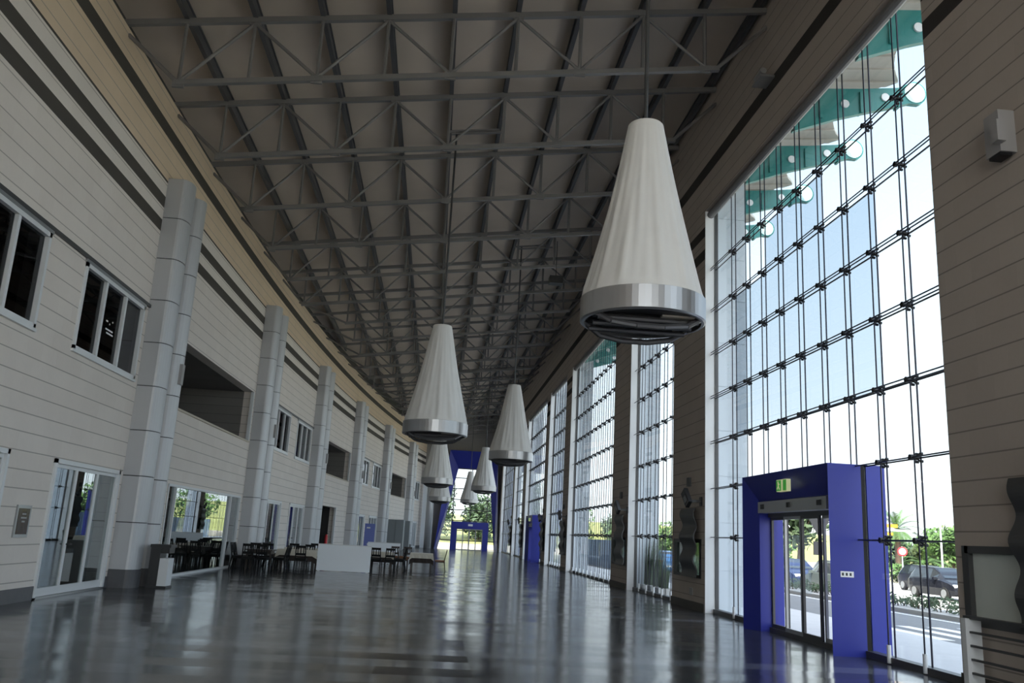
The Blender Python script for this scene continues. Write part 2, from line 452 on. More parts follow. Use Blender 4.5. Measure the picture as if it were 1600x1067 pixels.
left_holes += [(a, b, 0.0, 2.76) for a, b in L_DOOR]
left_holes += [(a, b, 4.86, 6.86) for a, b in L_BALC]
left_holes += [(a, b, 0.0, 2.69) for a, b in L_SHOP]
left_holes += [(a, b, 0.0, 2.95) for a, b in L_PASS]

# ---------------------------------------------------------------- setting
struct('floor', B(-14, XG + 0.05, Y0 - 1, Y1 + 0.3, -0.2, 0.0), 'floor')
ys = frange(Y0, Y1, 1.3); zs = [0, 2.69, 2.76, 2.95, 4.86, 5.03, 6.86, 6.92, 12.6]
for a, b, c, d in left_holes: ys += [a, b]
struct('wall_left', wall_sheet(ys, zs, left_holes, xw, -0.4), 'stone')
# dark set-back strip between the stone and the roof sheet
mb = MB()
for a, b in zip(frange(Y0, Y1, 1.3)[:-1], frange(Y0, Y1, 1.3)[1:]):
    xa, xb = xw(a) - 0.30, xw(b) - 0.30
    za, zb = ztop(xa) + 0.5, ztop(xb) + 0.5
    mb.add([(xa, a, 12.55), (xb, b, 12.55), (xb, b, zb), (xa, a, za), (xa - .15, a, 12.55), (xb - .15, b, 12.55), (xb - .15, b, zb), (xa - .15, a, za)],
           [(0, 1, 2, 3), (5, 4, 7, 6), (3, 2, 6, 7), (4, 5, 1, 0)])
struct('trim_1', mb, mat('dark_upper_strip', (0.06, 0.057, 0.053), 0.8))
ys = [Y0, Y1]; zs = [0, HEAD, 15.3]
rholes = [(max(a, Y0 - 0.01), b, 0, HEAD) for a, b, n in BAYS]
for a, b, c, d in rholes: ys += [max(a, Y0), b]
HATCH = [(9.2, 11.42), (23.3, 25.85), (32.6, 35.0), (47.5, 49.0), (56.7, 57.95), (70.4, 72.1), (80.4, 81.4)]
zs += [0.92, 1.83]
for a, b in HATCH: ys += [a, b]
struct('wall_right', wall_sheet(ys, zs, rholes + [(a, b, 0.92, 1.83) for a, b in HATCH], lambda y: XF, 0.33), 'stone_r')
# far wall with the tall tapered opening
PW = [(0.62, 0.0), (2.42, 9.0), (5.95, 9.0), (6.95, 0.0)]   # opening outline x,z
mb = MB()
def far_quads(y):
    return [(-3.5, y, 0), (0.62, y, 0), (2.42, y, 9.0), (-3.5, y, 9.0), (6.95, y, 0), (8.0, y, 0), (8.0, y, 9.0), (5.95, y, 9.0), (-3.5, y, 15.5), (8.0, y, 15.5)]
mb.add(far_quads(Y1), [(0, 1, 2, 3), (4, 5, 6, 7), (3, 2, 7, 6, 9, 8)])
mb.add(far_quads(Y1 + 0.4), [(3, 2, 1, 0), (7, 6, 5, 4), (8, 9, 6, 7, 2, 3)])
far_m = mat('grey_plaster', (0.30, 0.29, 0.28), 0.8, noise=0.08)
struct('wall_far', mb, far_m)
# rear wall behind the camera, unseen; glazed opening enlarged to brighten the hall
mb = MB()
RO = (-7.2, 6.9, 0.0, 12.4)
for x0, x1, z0, z1 in ((-9, RO[0], 0, 15.5), (RO[1], 8, 0, 15.5), (RO[0], RO[1], RO[3], 15.5)): mb.box(x0, x1, Y0 - 0.4, Y0, z0, z1)
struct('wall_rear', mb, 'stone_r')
mb = MB()
for i in range(8): xx = RO[0] + (RO[1] - RO[0]) * i / 7; mb.box(xx - 0.05, xx + 0.05, Y0 - 0.25, Y0 - 0.1, 0, RO[3])
for i in range(6): mb.box(RO[0], RO[1], Y0 - 0.25, Y0 - 0.1, RO[3] / 5 * i - 0.05, RO[3] / 5 * i + 0.05)
r = struct_root('window_20', (0, Y0, 0)); mb.build('frame', 'frame_dark', r)
B(RO[0], RO[1], Y0 - 0.19, Y0 - 0.17, 0, RO[3]).build('pane', 'glass', r)
# ceiling sheet
mb = MB()
xa, xb = -8.6, 8.6
za, zb = ztop(xa) + 0.42, ztop(xb) + 0.42
mb.add([(xa, Y0 - 1, za), (xb, Y0 - 1, zb), (xb, Y1 + 1, zb), (xa, Y1 + 1, za), (xa, Y0 - 1, za + .3), (xb, Y0 - 1, zb + .3), (xb, Y1 + 1, zb + .3), (xa, Y1 + 1, za + .3)],
       [(0, 1, 2, 3), (7, 6, 5, 4), (0, 4, 5, 1), (1, 5, 6, 2), (2, 6, 7, 3), (3, 7, 4, 0)])
struct('ceiling', mb, 'ceil')
mb = MB()
for S in (9.0, 35.0, 61.0):
    ss = frange(S + 2.0, S + 13.0, 1.3)
    for p, q in zip(ss[:-1], ss[1:]):
        xp, xq = xw(p), xw(q)
        mb.add([(xp, p, 6.99), (xp + .06, p, 6.99), (xq + .06, q, 6.99), (xq, q, 6.99), (xp, p, 7.07), (xp + .06, p, 7.07), (xq + .06, q, 7.07), (xq, q, 7.07)],
               [(0, 1, 5, 4), (1, 2, 6, 5), (2, 3, 7, 6), (3, 0, 4, 7), (4, 5, 6, 7), (0, 3, 2, 1)])
struct('trim_2', mb, 'frame_dark')
# skirtings
mb = MB()
segs, cur = [], Y0
for a, b in sorted(L_DOOR + L_SHOP + L_PASS):
    if a > cur: segs.append((cur, a))
    cur = b
segs.append((cur, Y1))
for a, b in segs:
    ss = frange(a, b, 1.3)
    for p, q in zip(ss[:-1], ss[1:]):
        xp, xq = xw(p), xw(q)
        mb.add([(xp, p, 0), (xp + .03, p, 0), (xq + .03, q, 0), (xq, q, 0), (xp, p, .26), (xp + .03, p, .26), (xq + .03, q, .26), (xq, q, .26)],
               [(0, 1, 5, 4), (1, 2, 6, 5), (2, 3, 7, 6), (3, 0, 4, 7), (4, 5, 6, 7)])
struct('baseboard_left', mb, 'plinth')
mb = MB(); cur = Y0
for a, b, n in BAYS:
    if a > cur: mb.box(XF - .03, XF, cur, a, 0, .22)
    cur = b
mb.box(XF - .03, XF, cur, Y1, 0, .22)
struct('baseboard_right', mb, mat('brown_skirting', (0.07, 0.063, 0.056), 0.6))

# ---------------------------------------------------------------- right-hand glass bays
def spider_mesh():
    m = MB()
    m.tube((-0.06, 0, 0), (0.08, 0, 0), 0.03, 10)
    m.tube((-0.08, 0, 0), (-0.03, 0, 0), 0.05, 10)
    for (a, b) in ((1, 1), (1, -1), (-1, 1), (-1, -1)):
        m.bar((0.0, 0, 0), (0.07, a * 0.062, b * 0.062), 0.026, 0.026)
        m.tube((0.06, a * 0.062, b * 0.062), (0.105, a * 0.062, b * 0.062), 0.024, 8)
    return m.mesh('spider_fitting', 'black')
SPIDER = spider_mesh()
TENS = MB().tube((0, 0, 0.02), (0, 0, 0.30), 0.035, 10).mesh('tensioner', 'white_metal', smooth=False)
wn = 0
for bi, (ya, yb, nc) in enumerate(BAYS):
    if bi == 0: ya = Y0
    wn += 1
    root = struct_root('window_%d' % wn, (XG, (ya + yb) / 2, 0))
    xc = XG - 0.11
    cols = [yb - 1.06 * k for k in range(nc + 2) if yb - 1.06 * k > ya + .4][::-1]
    if bi == 2: cols = [12.92 + 1.046 * k for k in range(9)] + [22.95]
    cols = [ya] + cols
    pa, pb = PORTALS.get(bi, (1e6, 1e6))
    rows = [0.1] + ROWS + [HEAD]
    def spans(u, v):          # stretch u-v without the doorway
        return [(p, q) for p, q in ((u, min(v, pa)), (max(u, pb), v)) if q - p > .03] if pa < 1e5 else [(u, v)]
    clear, tint = MB(), MB()
    for i in range(len(cols) - 1):
        for j in range(len(rows) - 1):
            t = bi == 2 and (2 <= i <= 8 and 3 <= j <= 5 or 4 <= i <= 6 and j == 6)  # middle panes of this bay: reflection put into the glass tint
            for p, q in (spans(cols[i], cols[i + 1]) if j < 2 else [(cols[i], cols[i + 1])]):
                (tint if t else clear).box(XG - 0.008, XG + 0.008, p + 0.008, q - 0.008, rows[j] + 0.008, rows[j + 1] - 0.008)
    clear.build('glazing', 'glass', root)
    if tint.v: tint.build('reflection_tint_glazing', 'glass_reflection', root)['label'] = 'panes in the middle of the glass wall, reflection painted as pale blue-grey tint'
    inside = lambda c: pa < c < pb
    j = MB()
    for c in cols[1:-1]: j.box(XG - 0.010, XG + 0.010, c - 0.012, c + 0.012, 3.3 if inside(c) else 0.1, HEAD)
    for z in ROWS:
        for p, q in (spans(ya, yb) if z < 3.3 else [(ya, yb)]): j.box(XG - 0.010, XG + 0.010, p, q, z - 0.012, z + 0.012)
    j.build('glass_joint', 'cable', root)
    for p, q in spans(ya, yb): B(XG - 0.10, XG + 0.08, p, q, 0.0, 0.11).build('bottom_rail', 'frame_dark', root)
    B(XG - 0.05, XG + 0.05, yb - 0.06, yb, 0.1, HEAD).build('side_rail', 'frame_dark', root)
    B(XG - 0.05, XG + 0.05, ya, ya + 0.06, 0.1, HEAD).build('side_rail', 'frame_dark', root)
    MB().tube((XG - 0.16, ya, HEAD - 0.10), (XG - 0.16, yb, HEAD - 0.10), 0.11, 12).build('head_tube', 'steel_dark', root)
    B(XF + 0.0, XG, yb - 0.035, yb, 0, HEAD).build('jamb_lining', 'white_metal', root)
    vc = cols[1:-1]
    if bi <= 6:
        for c in vc:
            MB().tube((xc, c, 3.3 if inside(c) else 0.25), (xc, c, HEAD), 0.013, 6).build('cable', 'cable', root)
            if not inside(c): inst('tensioner', TENS, root, (xc - XG, c - root.location[1], 0))
        for z in ROWS:
            for dz in ((-0.03, 0.03) if bi == 2 and z > 4 else (0,)):
                for p, q in (spans(ya, yb) if z < 3.3 else [(ya, yb)]): MB().tube((xc - 0.05, p, z + dz), (xc - 0.05, q, z + dz), 0.013, 6).build('rod', 'cable', root)
        for c in vc:
            for z in ROWS:
                if not (inside(c) and z < 3.3): inst('spider_fitting', SPIDER, root, (xc - XG, c - root.location[1], z))
    else:
        m2 = MB()
        for c in vc: m2.tube((xc, c, 0.1), (xc, c, HEAD), 0.018, 4)
        for z in ROWS: m2.tube((xc, ya, z), (xc, yb, z), 0.03, 4)
        m2.build('cable_net', 'cable', root)
    # exterior pier standing out beyond the far jamb
    p = MB()
    for k in range(10): p.box(XF + 0.34, 8.55, yb + 0.0, yb + 0.7, -0.15 + 1.26 * k + 0.008, -0.15 + 1.26 * (k + 1) - 0.008)
    p.box(XF + 0.34, 8.53, yb + 0.02, yb + 0.68, -0.15, 12.5)
    struct('trim_%d' % (10 + bi), p, 'pier')
# pillar hatches
for hi, (a, b) in enumerate(HATCH):
    root = struct_root('window_%d' % (30 + hi), (XF, (a + b) / 2, 0.92))
    m = MB()
    for (c0, c1, d0, d1) in ((a, b, 0.86, 0.94), (a, b, 1.81, 1.91), (a - .06, a + .08, .86, 1.91), (b - .08, b + .06, .86, 1.91)): m.box(XF - .02, XF + .12, c0, c1, d0, d1)
    m.build('frame', 'frame_dark', root)
    B(XF + .05, XF + .06, a, b, .93, 1.82).build('pane', 'frosted' if hi == 0 else 'glass_hatch', root)
    B(XF + .29, XF + .30, a, b, .93, 1.82).build('pane', 'glass_hatch', root)

# ---------------------------------------------------------------- left wall: windows, doors, balconies, shop fronts
def left_root(kind, name, ya, yb):
    yc = (ya + yb) / 2
    al = -math.atan(dxw(yc))
    chord = (xw(ya) + xw(yb)) / 2
    return (chord, yc, 0), al
def local_frame(half, z0, z1, nd, fw, x0, x1, skip_bottom=False):
    m = MB()
    m.box(x0, x1, -half, half, z1 - fw, z1)
    if not skip_bottom: m.box(x0, x1, -half, half, z0, z0 + fw)
    m.box(x0, x1, -half, -half + fw, z0, z1); m.box(x0, x1, half - fw, half, z0, z1)
    return m
def room_box(half, z0, z1, depth, m, root, name='back_room'):
    b = MB(); x0, x1 = -depth, -0.4
    b.box(x0 - .1, x0, -half, half, z0, z1)
    b.box(x0, x1, -half - .1, -half, z0, z1); b.box(x0, x1, half, half + .1, z0, z1)
    b.box(x0, x1, -half, half, z0 - .1, z0); b.box(x0, x1, -half, half, z1, z1 + .1)
    b.build(name, m, root)
dn = 0
for i, (a, b) in enumerate(L_WIN):
    loc, al = left_root('w', '', a, b); h = (b - a) / 2
    root = struct_root('window_%d' % (50 + i), loc, al)
    local_frame(h, 5.03, 6.92, 3, 0.09, -0.10, 0.045).build('frame', 'white_metal', root)
    B(-.10, .06, -h - .03, h + .03, 4.98, 5.04).build('sill', 'white_metal', root)
    B(-.10, .05, -h - .05, h + .05, 6.92, 6.99).build('lintel_strip', 'frame_grey', root)
    for k in (1, 2): B(-.09, .025, -h + 2 * h * k / 3 - .05, -h + 2 * h * k / 3 + .05, 5.1, 6.85).build('mullion', 'white_metal', root)
    B(-.055, -.045, -h + .08, h - .08, 5.1, 6.85).build('pane', 'glass_dark', root)
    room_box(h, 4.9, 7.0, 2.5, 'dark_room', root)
for i, (a, b) in enumerate(L_DOOR):
    loc, al = left_root('d', '', a, b); h = (b - a) / 2
    root = struct_root('door_%d' % (1 + i), loc, al)
    local_frame(h, 0.0, 2.77, 3, 0.09, -0.10, 0.05, True).build('frame', 'white_metal', root)
    B(-.08, .05, -h, h, 0, .035).build('threshold', 'frame_grey', root)
    for k in range(3):
        c0, c1 = -h + .08 + (2 * h - .16) * k / 3, -h + .08 + (2 * h - .16) * (k + 1) / 3
        lf = MB(); fw = .055
        lf.box(-.07, -.01, c0, c1, .04, .20); lf.box(-.07, -.01, c0, c1, 2.60, 2.68)
        lf.box(-.07, -.01, c0, c0 + fw, .2, 2.6); lf.box(-.07, -.01, c1 - fw, c1, .2, 2.6)
        o = lf.build('leaf', 'white_metal', root)
        B(-.044, -.036, c0 + fw, c1 - fw, .2, 2.6).build('pane', 'glass_in', o)
        if k == 1: MB().tube((.05, c0 + .03, 1.05), (.05, c0 + .16, 1.05), .018, 8).tube((-.01, c0 + .03, 1.05), (.05, c0 + .03, 1.05), .018, 8).build('handle', 'black', o)
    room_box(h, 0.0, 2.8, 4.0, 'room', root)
for i, (a, b) in enumerate(L_BALC):
    loc, al = left_root('b', '', a, b); h = (b - a) / 2
    root = struct_root('wall_balcony_%d' % (i + 1), loc, al)
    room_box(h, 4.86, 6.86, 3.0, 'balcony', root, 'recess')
    B(-.40, .03, -h, h, 4.82, 4.88).build('ledge', 'sandstone', root)
    B(-.10, .02, h - .12, h, 4.88, 6.86).build('edge_post', 'white_metal', root)
    lw = local_frame(.9, 4.96, 6.5, 2, .08, -2.98, -2.88); lw.build('inner_frame', 'white_metal', root).location = (0, -h + 1.8, 0)
    B(-2.95, -2.94, -h + .95, -h + 2.65, 5.0, 6.45).build('pane', 'glass_dark', root)
for i, (a, b) in enumerate(L_SHOP):
    loc, al = left_root('s', '', a, b); h = (b - a) / 2
    root = struct_root('window_%d' % (70 + i), loc, al)
    local_frame(h, 0.0, 2.69, 3, 0.07, -0.10, 0.03).build('frame', 'white_metal', root)
    ds = [-h + .75, h - 1.45]
    for d in ds: B(-.09, .03, d - .04, d + .04, .07, 2.62).build('mullion', 'white_metal', root)
    for p, q in zip([-h] + ds, ds + [h]): B(-.045, -.037, p + .04, q - .04, .07, 2.62).build('pane', 'glass_in', root)
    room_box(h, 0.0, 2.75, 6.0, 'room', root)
for i, (a, b) in enumerate(L_PASS):
    loc, al = left_root('p', '', a, b); h = (b - a) / 2
    root = struct_root('door_%d' % (40 + i), loc, al)
    room_box(h, 0.0, 2.95, 5.0, 'dark_room', root, 'passage')
    B(-.1, .03, h - .14, h, 0, 2.95).build('jamb', 'white_metal', root)
    B(-.1, .03, -h, -h + .1, 0, 2.95).build('jamb', 'white_metal', root)
    B(-1.8, -1.7, -h + .2, -h + 1.6, 0, 2.6).build('door_leaf', 'room', root)

# ---------------------------------------------------------------- metal-clad columns
def column(yc, label):
    al = -math.atan(dxw(yc + 1.0)); root = thing('metal_column', label, 'column', (xw(yc + 1.0), yc + 1.0, 0), al, 'metal-clad columns along the left wall', world=False, kind='thing')
    def prof(y0, y1, d, flat, n=12):
        pts = [(-.02, y0), (flat, y0)]
        for k in range(1, n + 1):
            t = PI / 2 * k / n * 1.0
            # quarter-ellipse from the flat cheek to the front, then back to the wall
        c, hw = (y0 + y1) / 2, (y1 - y0) / 2
        for k in range(0, n + 1):
            t = PI - PI * k / n
            pts.append((flat + (d - flat) * math.sin(t), c + hw * math.cos(t)))
        pts.append((-.02, y1)); 
        out = [pts[0]]
        for p in pts[1:]:
            if (p[0] - out[-1][0]) ** 2 + (p[1] - out[-1][1]) ** 2 > 1e-6: out.append(p)
        return out
    for nm, (p0, p1, d, fl, top) in (('shaft', (-1.03, -.22, .60, .40, 10.62)), ('slim_shaft', (-.17, .52, .72, .40, 10.45))):
        m = MB()
        zc = [0.42] + [0.42 + (top - .42) * k / 9 for k in range(1, 10)]
        for u, v in zip(zc[:-1], zc[1:]): m.prism(prof(p0, p1, d, fl), u + .012, v - .012)
        m.build(nm, 'silver', root)
        MB().prism(prof(p0 + .02, p1 - .02, d - .02, fl - .02), .3, top - .02).build('joint', 'silver_joint', root)
        MB().prism(prof(p0 - .01, p1 + .01, d + .012, fl + .01), 0, .42).build('plinth', 'plinth', root)
    MB().tube((.10, .62, .0), (.10, .62, 8.6), .06, 10).build('drain_pipe', 'steel_dark', root)
    B(.64, .76, .0, .2, 5.2, 5.75).build('junction_box', 'sensor', root)
CN = ['first metal column on the left wall, nearest, with a bin at its foot', 'second metal column on the left wall, behind the black chairs',
      'third metal column on the left wall, beside the dark passage', 'fourth metal column on the left wall, just past the dark passage',
      'fifth metal column on the left wall, beside the blue banner', 'sixth metal column on the left wall, behind the tall grey cabinets']
for i in range(6): column(22.0 + 13.0 * i, CN[i])

# ---------------------------------------------------------------- roof trusses and purlins
NX = [-6.5 + 1.535 * k for k in range(9)]
SL, HT = 0.137, 1.55
V_ME = MB().tube((0, 0, -HT), (0, 0, 0), .045, 6).mesh('strut', 'steel_dark')
D_UP = MB().tube((0, 0, -HT + .05), (1.535, 0, 1.535 * SL - .05), .04, 6).mesh('diagonal', 'steel_dark')
D_DN = MB().tube((0, 0, -.05), (1.535, 0, 1.535 * SL - HT + .05), .04, 6).mesh('diagonal', 'steel_dark')
NODE = B(-.13, .13, -.03, .03, -.1, .1).mesh('gusset_plate', 'steel_dark')
ti = 0
yt = 18.1 - 3.85 * 8
while yt < Y1 - 0.5:
    if yt > Y0 + 0.5 and yt > 9.5:
        xl = xw(yt)
        ks = [k for k in range(9) if NX[k] > xl + 0.9]
        xa = NX[ks[0]]; x8 = NX[8]
        root = thing('roof_truss', ORD[ti] + ' steel roof truss counted from the camera', 'truss', (0, yt, 13.79), 0, 'steel trusses across the roof', kind='thing')
        MB().bar((xl - .25, yt, ztop(xl)), (XF, yt, ztop(XF)), .115, .135).build('top_chord', 'steel_dark', root)
        MB().bar((xa - .1, yt, ztop(xa) - HT), (x8 + .35, yt, ztop(x8 + .25) - HT), .12, .12).build('bottom_chord', 'steel_dark', root)
        MB().tube((xl, yt, 12.45), (xa, yt, ztop(xa) - HT), .05, 6).build('end_brace', 'steel_dark', root)
        MB().tube((XF, yt, ztop(XF) - .45), (x8 + .25, yt, ztop(x8) - HT), .05, 6).build('end_brace', 'steel_dark', root)
        for k in ks:
            inst('strut', V_ME, root, (NX[k], 0, SL * NX[k]))
            if k < 8: inst('diagonal', D_UP if k % 2 == 0 else D_DN, root, (NX[k], 0, SL * NX[k]))
            if ti < 6: inst('gusset_plate', NODE, root, (NX[k], 0, SL * NX[k] - (HT if k % 2 == 0 else 0)))
        ti += 1
    yt += 3.85
for k in range(-0, 10):
    x = -6.5 + 1.535 * k if k < 9 else 7.2
    ye = Y1
    if x < xw(Y1): ye = 24 + math.sqrt(max(0, (x - XL - 0.1) * 830))
    m = MB(); z = ztop(x)
    m.box(x - .055, x + .055, Y0, min(ye, Y1), z + .07, z + .11); m.box(x - .055, x + .055, Y0, min(ye, Y1), z + .36, z + .40); m.box(x - .02, x + .02, Y0, min(ye, Y1), z + .1, z + .37)
    o = m.build('purlin', 'purlin', off=(x, 0, z)); o.location = (x, 0, z)
    tag(o, ORD[k] + ' dark roof purlin counted from the left wall, running the length of the hall', 'purlin', 'roof purlins under the ceiling sheet', 'thing')

# ---------------------------------------------------------------- pendant lamps
def pendant_proto():
    root = thing('pendant_lamp', '', 'lamp', (0, 0, 0), 0, 'conical fabric pendant lamps', world=False)
    def pleat(r, z, t):
        k = min(1.0, max(0.0, (3.25 - z) / 3.0)) * min(1, (z - .32) * 6)
        return r + k * (.012 * math.sin(17 * t + 1.2 * z) + .010 * math.sin(29 * t + 2 - .8 * z) + .012 * math.sin(11 * t - .9 * z) + .016 * math.sin(5 * t + .7 * z) - .016)
    pr = [(.915, .33)]
    for i in range(33):
        f = i / 32; z = .34 + f * 2.86
        pr.append((.915 + (.275 - .915) * f - .03 * math.sin(PI * f), z))
    pr += [(.262, 3.215), (.02, 3.22)]
    sh = MB().lathe(pr, n=120, fn=lambda r, z, t: pleat(r, z, t) if r > .25 else r).build('shade', 'fabric', root, smooth=True)
    MB().lathe([(.90, .36), (.925, .35), (.925, .02), (.90, .0), (.86, .0), (.86, .36), (.90, .36)], n=64).build('rim_band', 'rim', root, smooth=False)
    for y in (-.55, -.18, .18, .55):
        h = math.sqrt(max(.05, .82 ** 2 - y * y)) * .95
        B(-h, h, y - .12, y + .12, .04, .20).build('lamp_tray', 'lamp_dark', root)
    for y in (-.365, 0.0, .365): MB().tube((-.74, y, -.02), (.74, y, -.02), .04, 8).build('cross_bar', 'lamp_grey', root)
    for (x, y) in ((.42, -.42), (-.40, .10), (.42, .50)): B(x - .24, x + .24, y - .06, y + .06, .015, .045).build('lamp_cover', 'lamp_glass', root)
    for sy in (-1, 1):
        m = MB(); pts = [(-.80, sy * .35, .06), (-.55, sy * .45, -.10), (-.2, sy * .5, -.15), (.2, sy * .5, -.15), (.55, sy * .45, -.10), (.80, sy * .35, .06)]
        for p, q in zip(pts[:-1], pts[1:]): m.tube(p, q, .045, 8)
        m.build('lower_tube', 'lamp_grey', root)
    MB().disc((0, 0, .3), (0, 0, 1), .86, .02, 40).build('inner_plate', 'lamp_dark', root)
    MB().tube((0, 0, 3.2), (0, 0, 5.6), .03, 10).build('rod', 'frame_dark', root)
    return root
PEND = [((2.87, 11.95), 4.87, 'large white conical pendant lamp nearest the camera, beside the tall glass wall'),
        ((-0.14, 24.1), 4.38, 'white conical pendant lamp hanging mid-hall, largest of the left row'),
        ((3.02, 35.4), 4.78, 'white conical pendant lamp second in the right row, in front of the far glass bays'),
        ((0.04, 50.2), 4.45, 'white conical pendant lamp partly behind the largest lamp of the left row'),
        ((3.5, 63.0), 4.85, 'white conical pendant lamp third in the right row, over the far window'),
        ((0.35, 71.5), 4.25, 'white conical pendant lamp lowest and last of the left row'),
        ((3.5, 88.5), 4.85, 'smallest white conical pendant lamp, hanging in front of the far window')]
proto = pendant_proto()
for i, ((x, y), z, lab) in enumerate(PEND):
    o = proto if i == 0 else copy_tree(proto)
    o.location = (x, y, z); o['label'] = lab
    for ch in o.children:
        if ch.name.startswith('rod'):
            ln = ztop(x) + .07 - z - 3.2
            ch.scale = (1, 1, 1)
            me = MB().tube((0, 0, 3.2), (0, 0, 3.2 + ln), .032, 10).mesh('rod', 'frame_dark'); ch.data = me
    k = min(7, max(0, int((x + 6.5) / 1.535))); xa, xb = -6.5 + 1.535 * k, -6.5 + 1.535 * (k + 1)
    MB().bar((xa - x, 0, ztop(xa) + .035 - z), (xb - x, 0, ztop(xb) + .035 - z), .08, .06).build('hanger_bar', 'steel_dark', o)

# ---------------------------------------------------------------- blue entrance portals
def portal(ya, yb, label, exit_lab, near):
    x0, x1, xd, zt = 6.98, 7.2, 7.45, 3.30
    a2, b2, z2 = ya + .45, yb - .45, 2.76
    root = thing('entrance_portal', label, 'entrance', (x0, (ya + yb) / 2, 0), kind='thing')
    m = MB()
    # outer shell from the hall through the glass to the street
    for xs, xe in ((x0, XG - .06), (XG + .06, 8.05)):
        pass
    O = lambda x, y0, y1, z: [(x, y0, 0), (x, y0, z), (x, y1, z), (x, y1, 0)]
    rings = [O(x0, ya, yb, zt), O(x1, a2, b2, z2), O(XG - .07, a2, b2, z2), O(XG - .07, ya, yb, zt)]
    vs = [p for r_ in rings for p in r_]; fs = []
    for k in range(4):
        n = (k + 1) % 4
        for s_ in range(3): fs.append((k * 4 + s_, k * 4 + s_ + 1, n * 4 + s_ + 1, n * 4 + s_))
    for k in (0, 1, 2, 3): pass
    fs += [(0, 4, 8, 12), (15, 11, 7, 3)]
    m.add(vs, fs); m.build('frame', 'blue', root)
    ex = MB()
    ex.box(XG + .03, 8.05, ya, a2, 0, zt); ex.box(XG + .03, 8.05, yb + .3, yb + .6, 0, zt); ex.box(XG + .03, 8.05, a2, yb + .3, z2 + .2, zt)
    ex.build('outer_frame', 'blue', root)
    B(XG - .07, XG + .03, ya + .03, ya + .12, 0, zt).build('edge_seal', 'tyre', root)
    B(7.16, 7.36, a2 + .02, b2 - .02, 2.50, 2.74).build('door_operator', 'frame_grey', root)
    for yy in (a2 + .3, (a2 + b2) / 2, b2 - .3): B(7.13, 7.17, yy - .07, yy + .07, 2.58, 2.68).build('sensor_eye', 'black', root)
    B(xd - .05, xd + .05, a2, b2, 2.42, 2.52).build('head_rail', 'frame_dark', root)
    B(xd - .05, xd + .05, a2, b2, 0, .09).build('floor_rail', 'frame_dark', root)
    W = (b2 - a2) / 4
    for k in range(4):
        c0, c1 = a2 + W * k, a2 + W * (k + 1); xo = xd + (.03 if k in (0, 3) else -.03)
        lf = MB()
        for (p, q, u, v) in ((c0, c1, .09, .17), (c0, c1, 2.36, 2.42), (c0, c0 + .06, .17, 2.36), (c1 - .06, c1, .17, 2.36)): lf.box(xo - .025, xo + .025, p, q, u, v)
        o = lf.build('door_leaf', 'frame_grey' if k in (0, 2) else 'frame_dark', root)
        B(xo - .005, xo + .005, c0 + .06, c1 - .06, .17, 2.36).build('pane', 'glass', o)
    if near:
        B(7.16, 7.40, ya - .006, ya, 1.32, 1.42).build('notice_label', 'white', root)['label'] = 'small white notice with three dark symbols'
        mm = MB()
        for q in (7.20, 7.27, 7.34): mm.box(q - .018, q + .018, ya - .009, ya - .005, 1.345, 1.395)
        mm.build('notice_symbol', 'black', root)
    # illuminated exit sign fixed to the lintel
    yc = (ya + yb) / 2 - .15
    s = thing('exit_sign', exit_lab, 'sign', (7.06, yc, 3.0)); n0_ = len(COL.objects)
    B(7.01, 7.10, yc - .25, yc + .25, 2.88, 3.12).build('housing', 'exit_white', s)
    B(7.000, 7.012, yc + .02, yc + .24, 2.895, 3.105).build('green_field', 'exit_green', s)
    B(7.000, 7.012, yc - .24, yc - .10, 2.895, 3.105).build('green_field', 'exit_green', s)
    g = MB()   # running man and arrow
    g.box(6.994, 7.001, yc + .12, yc + .16, 3.05, 3.085); g.bar((6.997, yc + .14, 3.05), (6.997, yc + .12, 2.98), .006, .035)
    g.bar((6.997, yc + .12, 2.98), (6.997, yc + .07, 2.92), .006, .025); g.bar((6.997, yc + .13, 2.98), (6.997, yc + .19, 2.93), .006, .025)
    g.bar((6.997, yc + .13, 3.04), (6.997, yc + .06, 3.02), .006, .02)
    g.build('running_figure', 'exit_white', s)
    s.location.x -= .06
    return root
portal(14.75, 19.05, 'blue entrance portal with glass sliding doors set in the nearest glass wall', 'green and white exit sign on the nearest blue portal', True)
portal(61.0, 65.2, 'distant blue entrance portal halfway down the right glass wall', 'small exit sign on the distant right blue portal', False)
# far end portal and tapered blue surround
root = thing('tapered_window_surround', 'tall blue tapered surround around the far end window', 'window frame', (3.5, Y1, 0), kind='thing')
m = MB()
of = [(-.0 + .25, 0), (1.35, 10.9), (6.75, 10.9), (7.25, 0)]
n0 = [(x, Y1 - .9, z) for x, z in of]; n1 = [(x, Y1 - .0, z) for x, z in PW]; n2 = [(x, Y1 - .0, z) for x, z in of]
m.add(n0 + n1 + n2, [(0, 1, 5, 4), (1, 2, 6, 5), (2, 3, 7, 6), (0, 8, 9, 1), (1, 9, 10, 2), (2, 10, 11, 3)])
m.build('splayed_frame', 'blue', root)
root = struct_root('window_40', (3.5, Y1 + .2, 0))
m = MB()
def xin(z, side): return PW[0][0] + (PW[1][0] - PW[0][0]) * z / 9 if side == 0 else PW[3][0] + (PW[2][0] - PW[3][0]) * z / 9
for z in (1.0, 2.1, 3.15, 4.35, 5.5, 6.7, 7.9, 8.95): m.box(xin(z, 0), xin(z, 1), Y1 + .15, Y1 + .27, z - .05, z + .05)
for x in (2.1, 4.05, 5.95): m.box(x - .05, x + .05, Y1 + .15, Y1 + .27, 0, min(9, (x - .62) / .2 if x < 2.4 else 9))
m.build('mullion', 'frame_dark', root)
m = MB().add([(x, Y1 + .2, z) for x, z in PW] + [(x, Y1 + .21, z) for x, z in PW], [(0, 1, 2, 3), (7, 6, 5, 4)])
m.build('pane', 'glass', root)
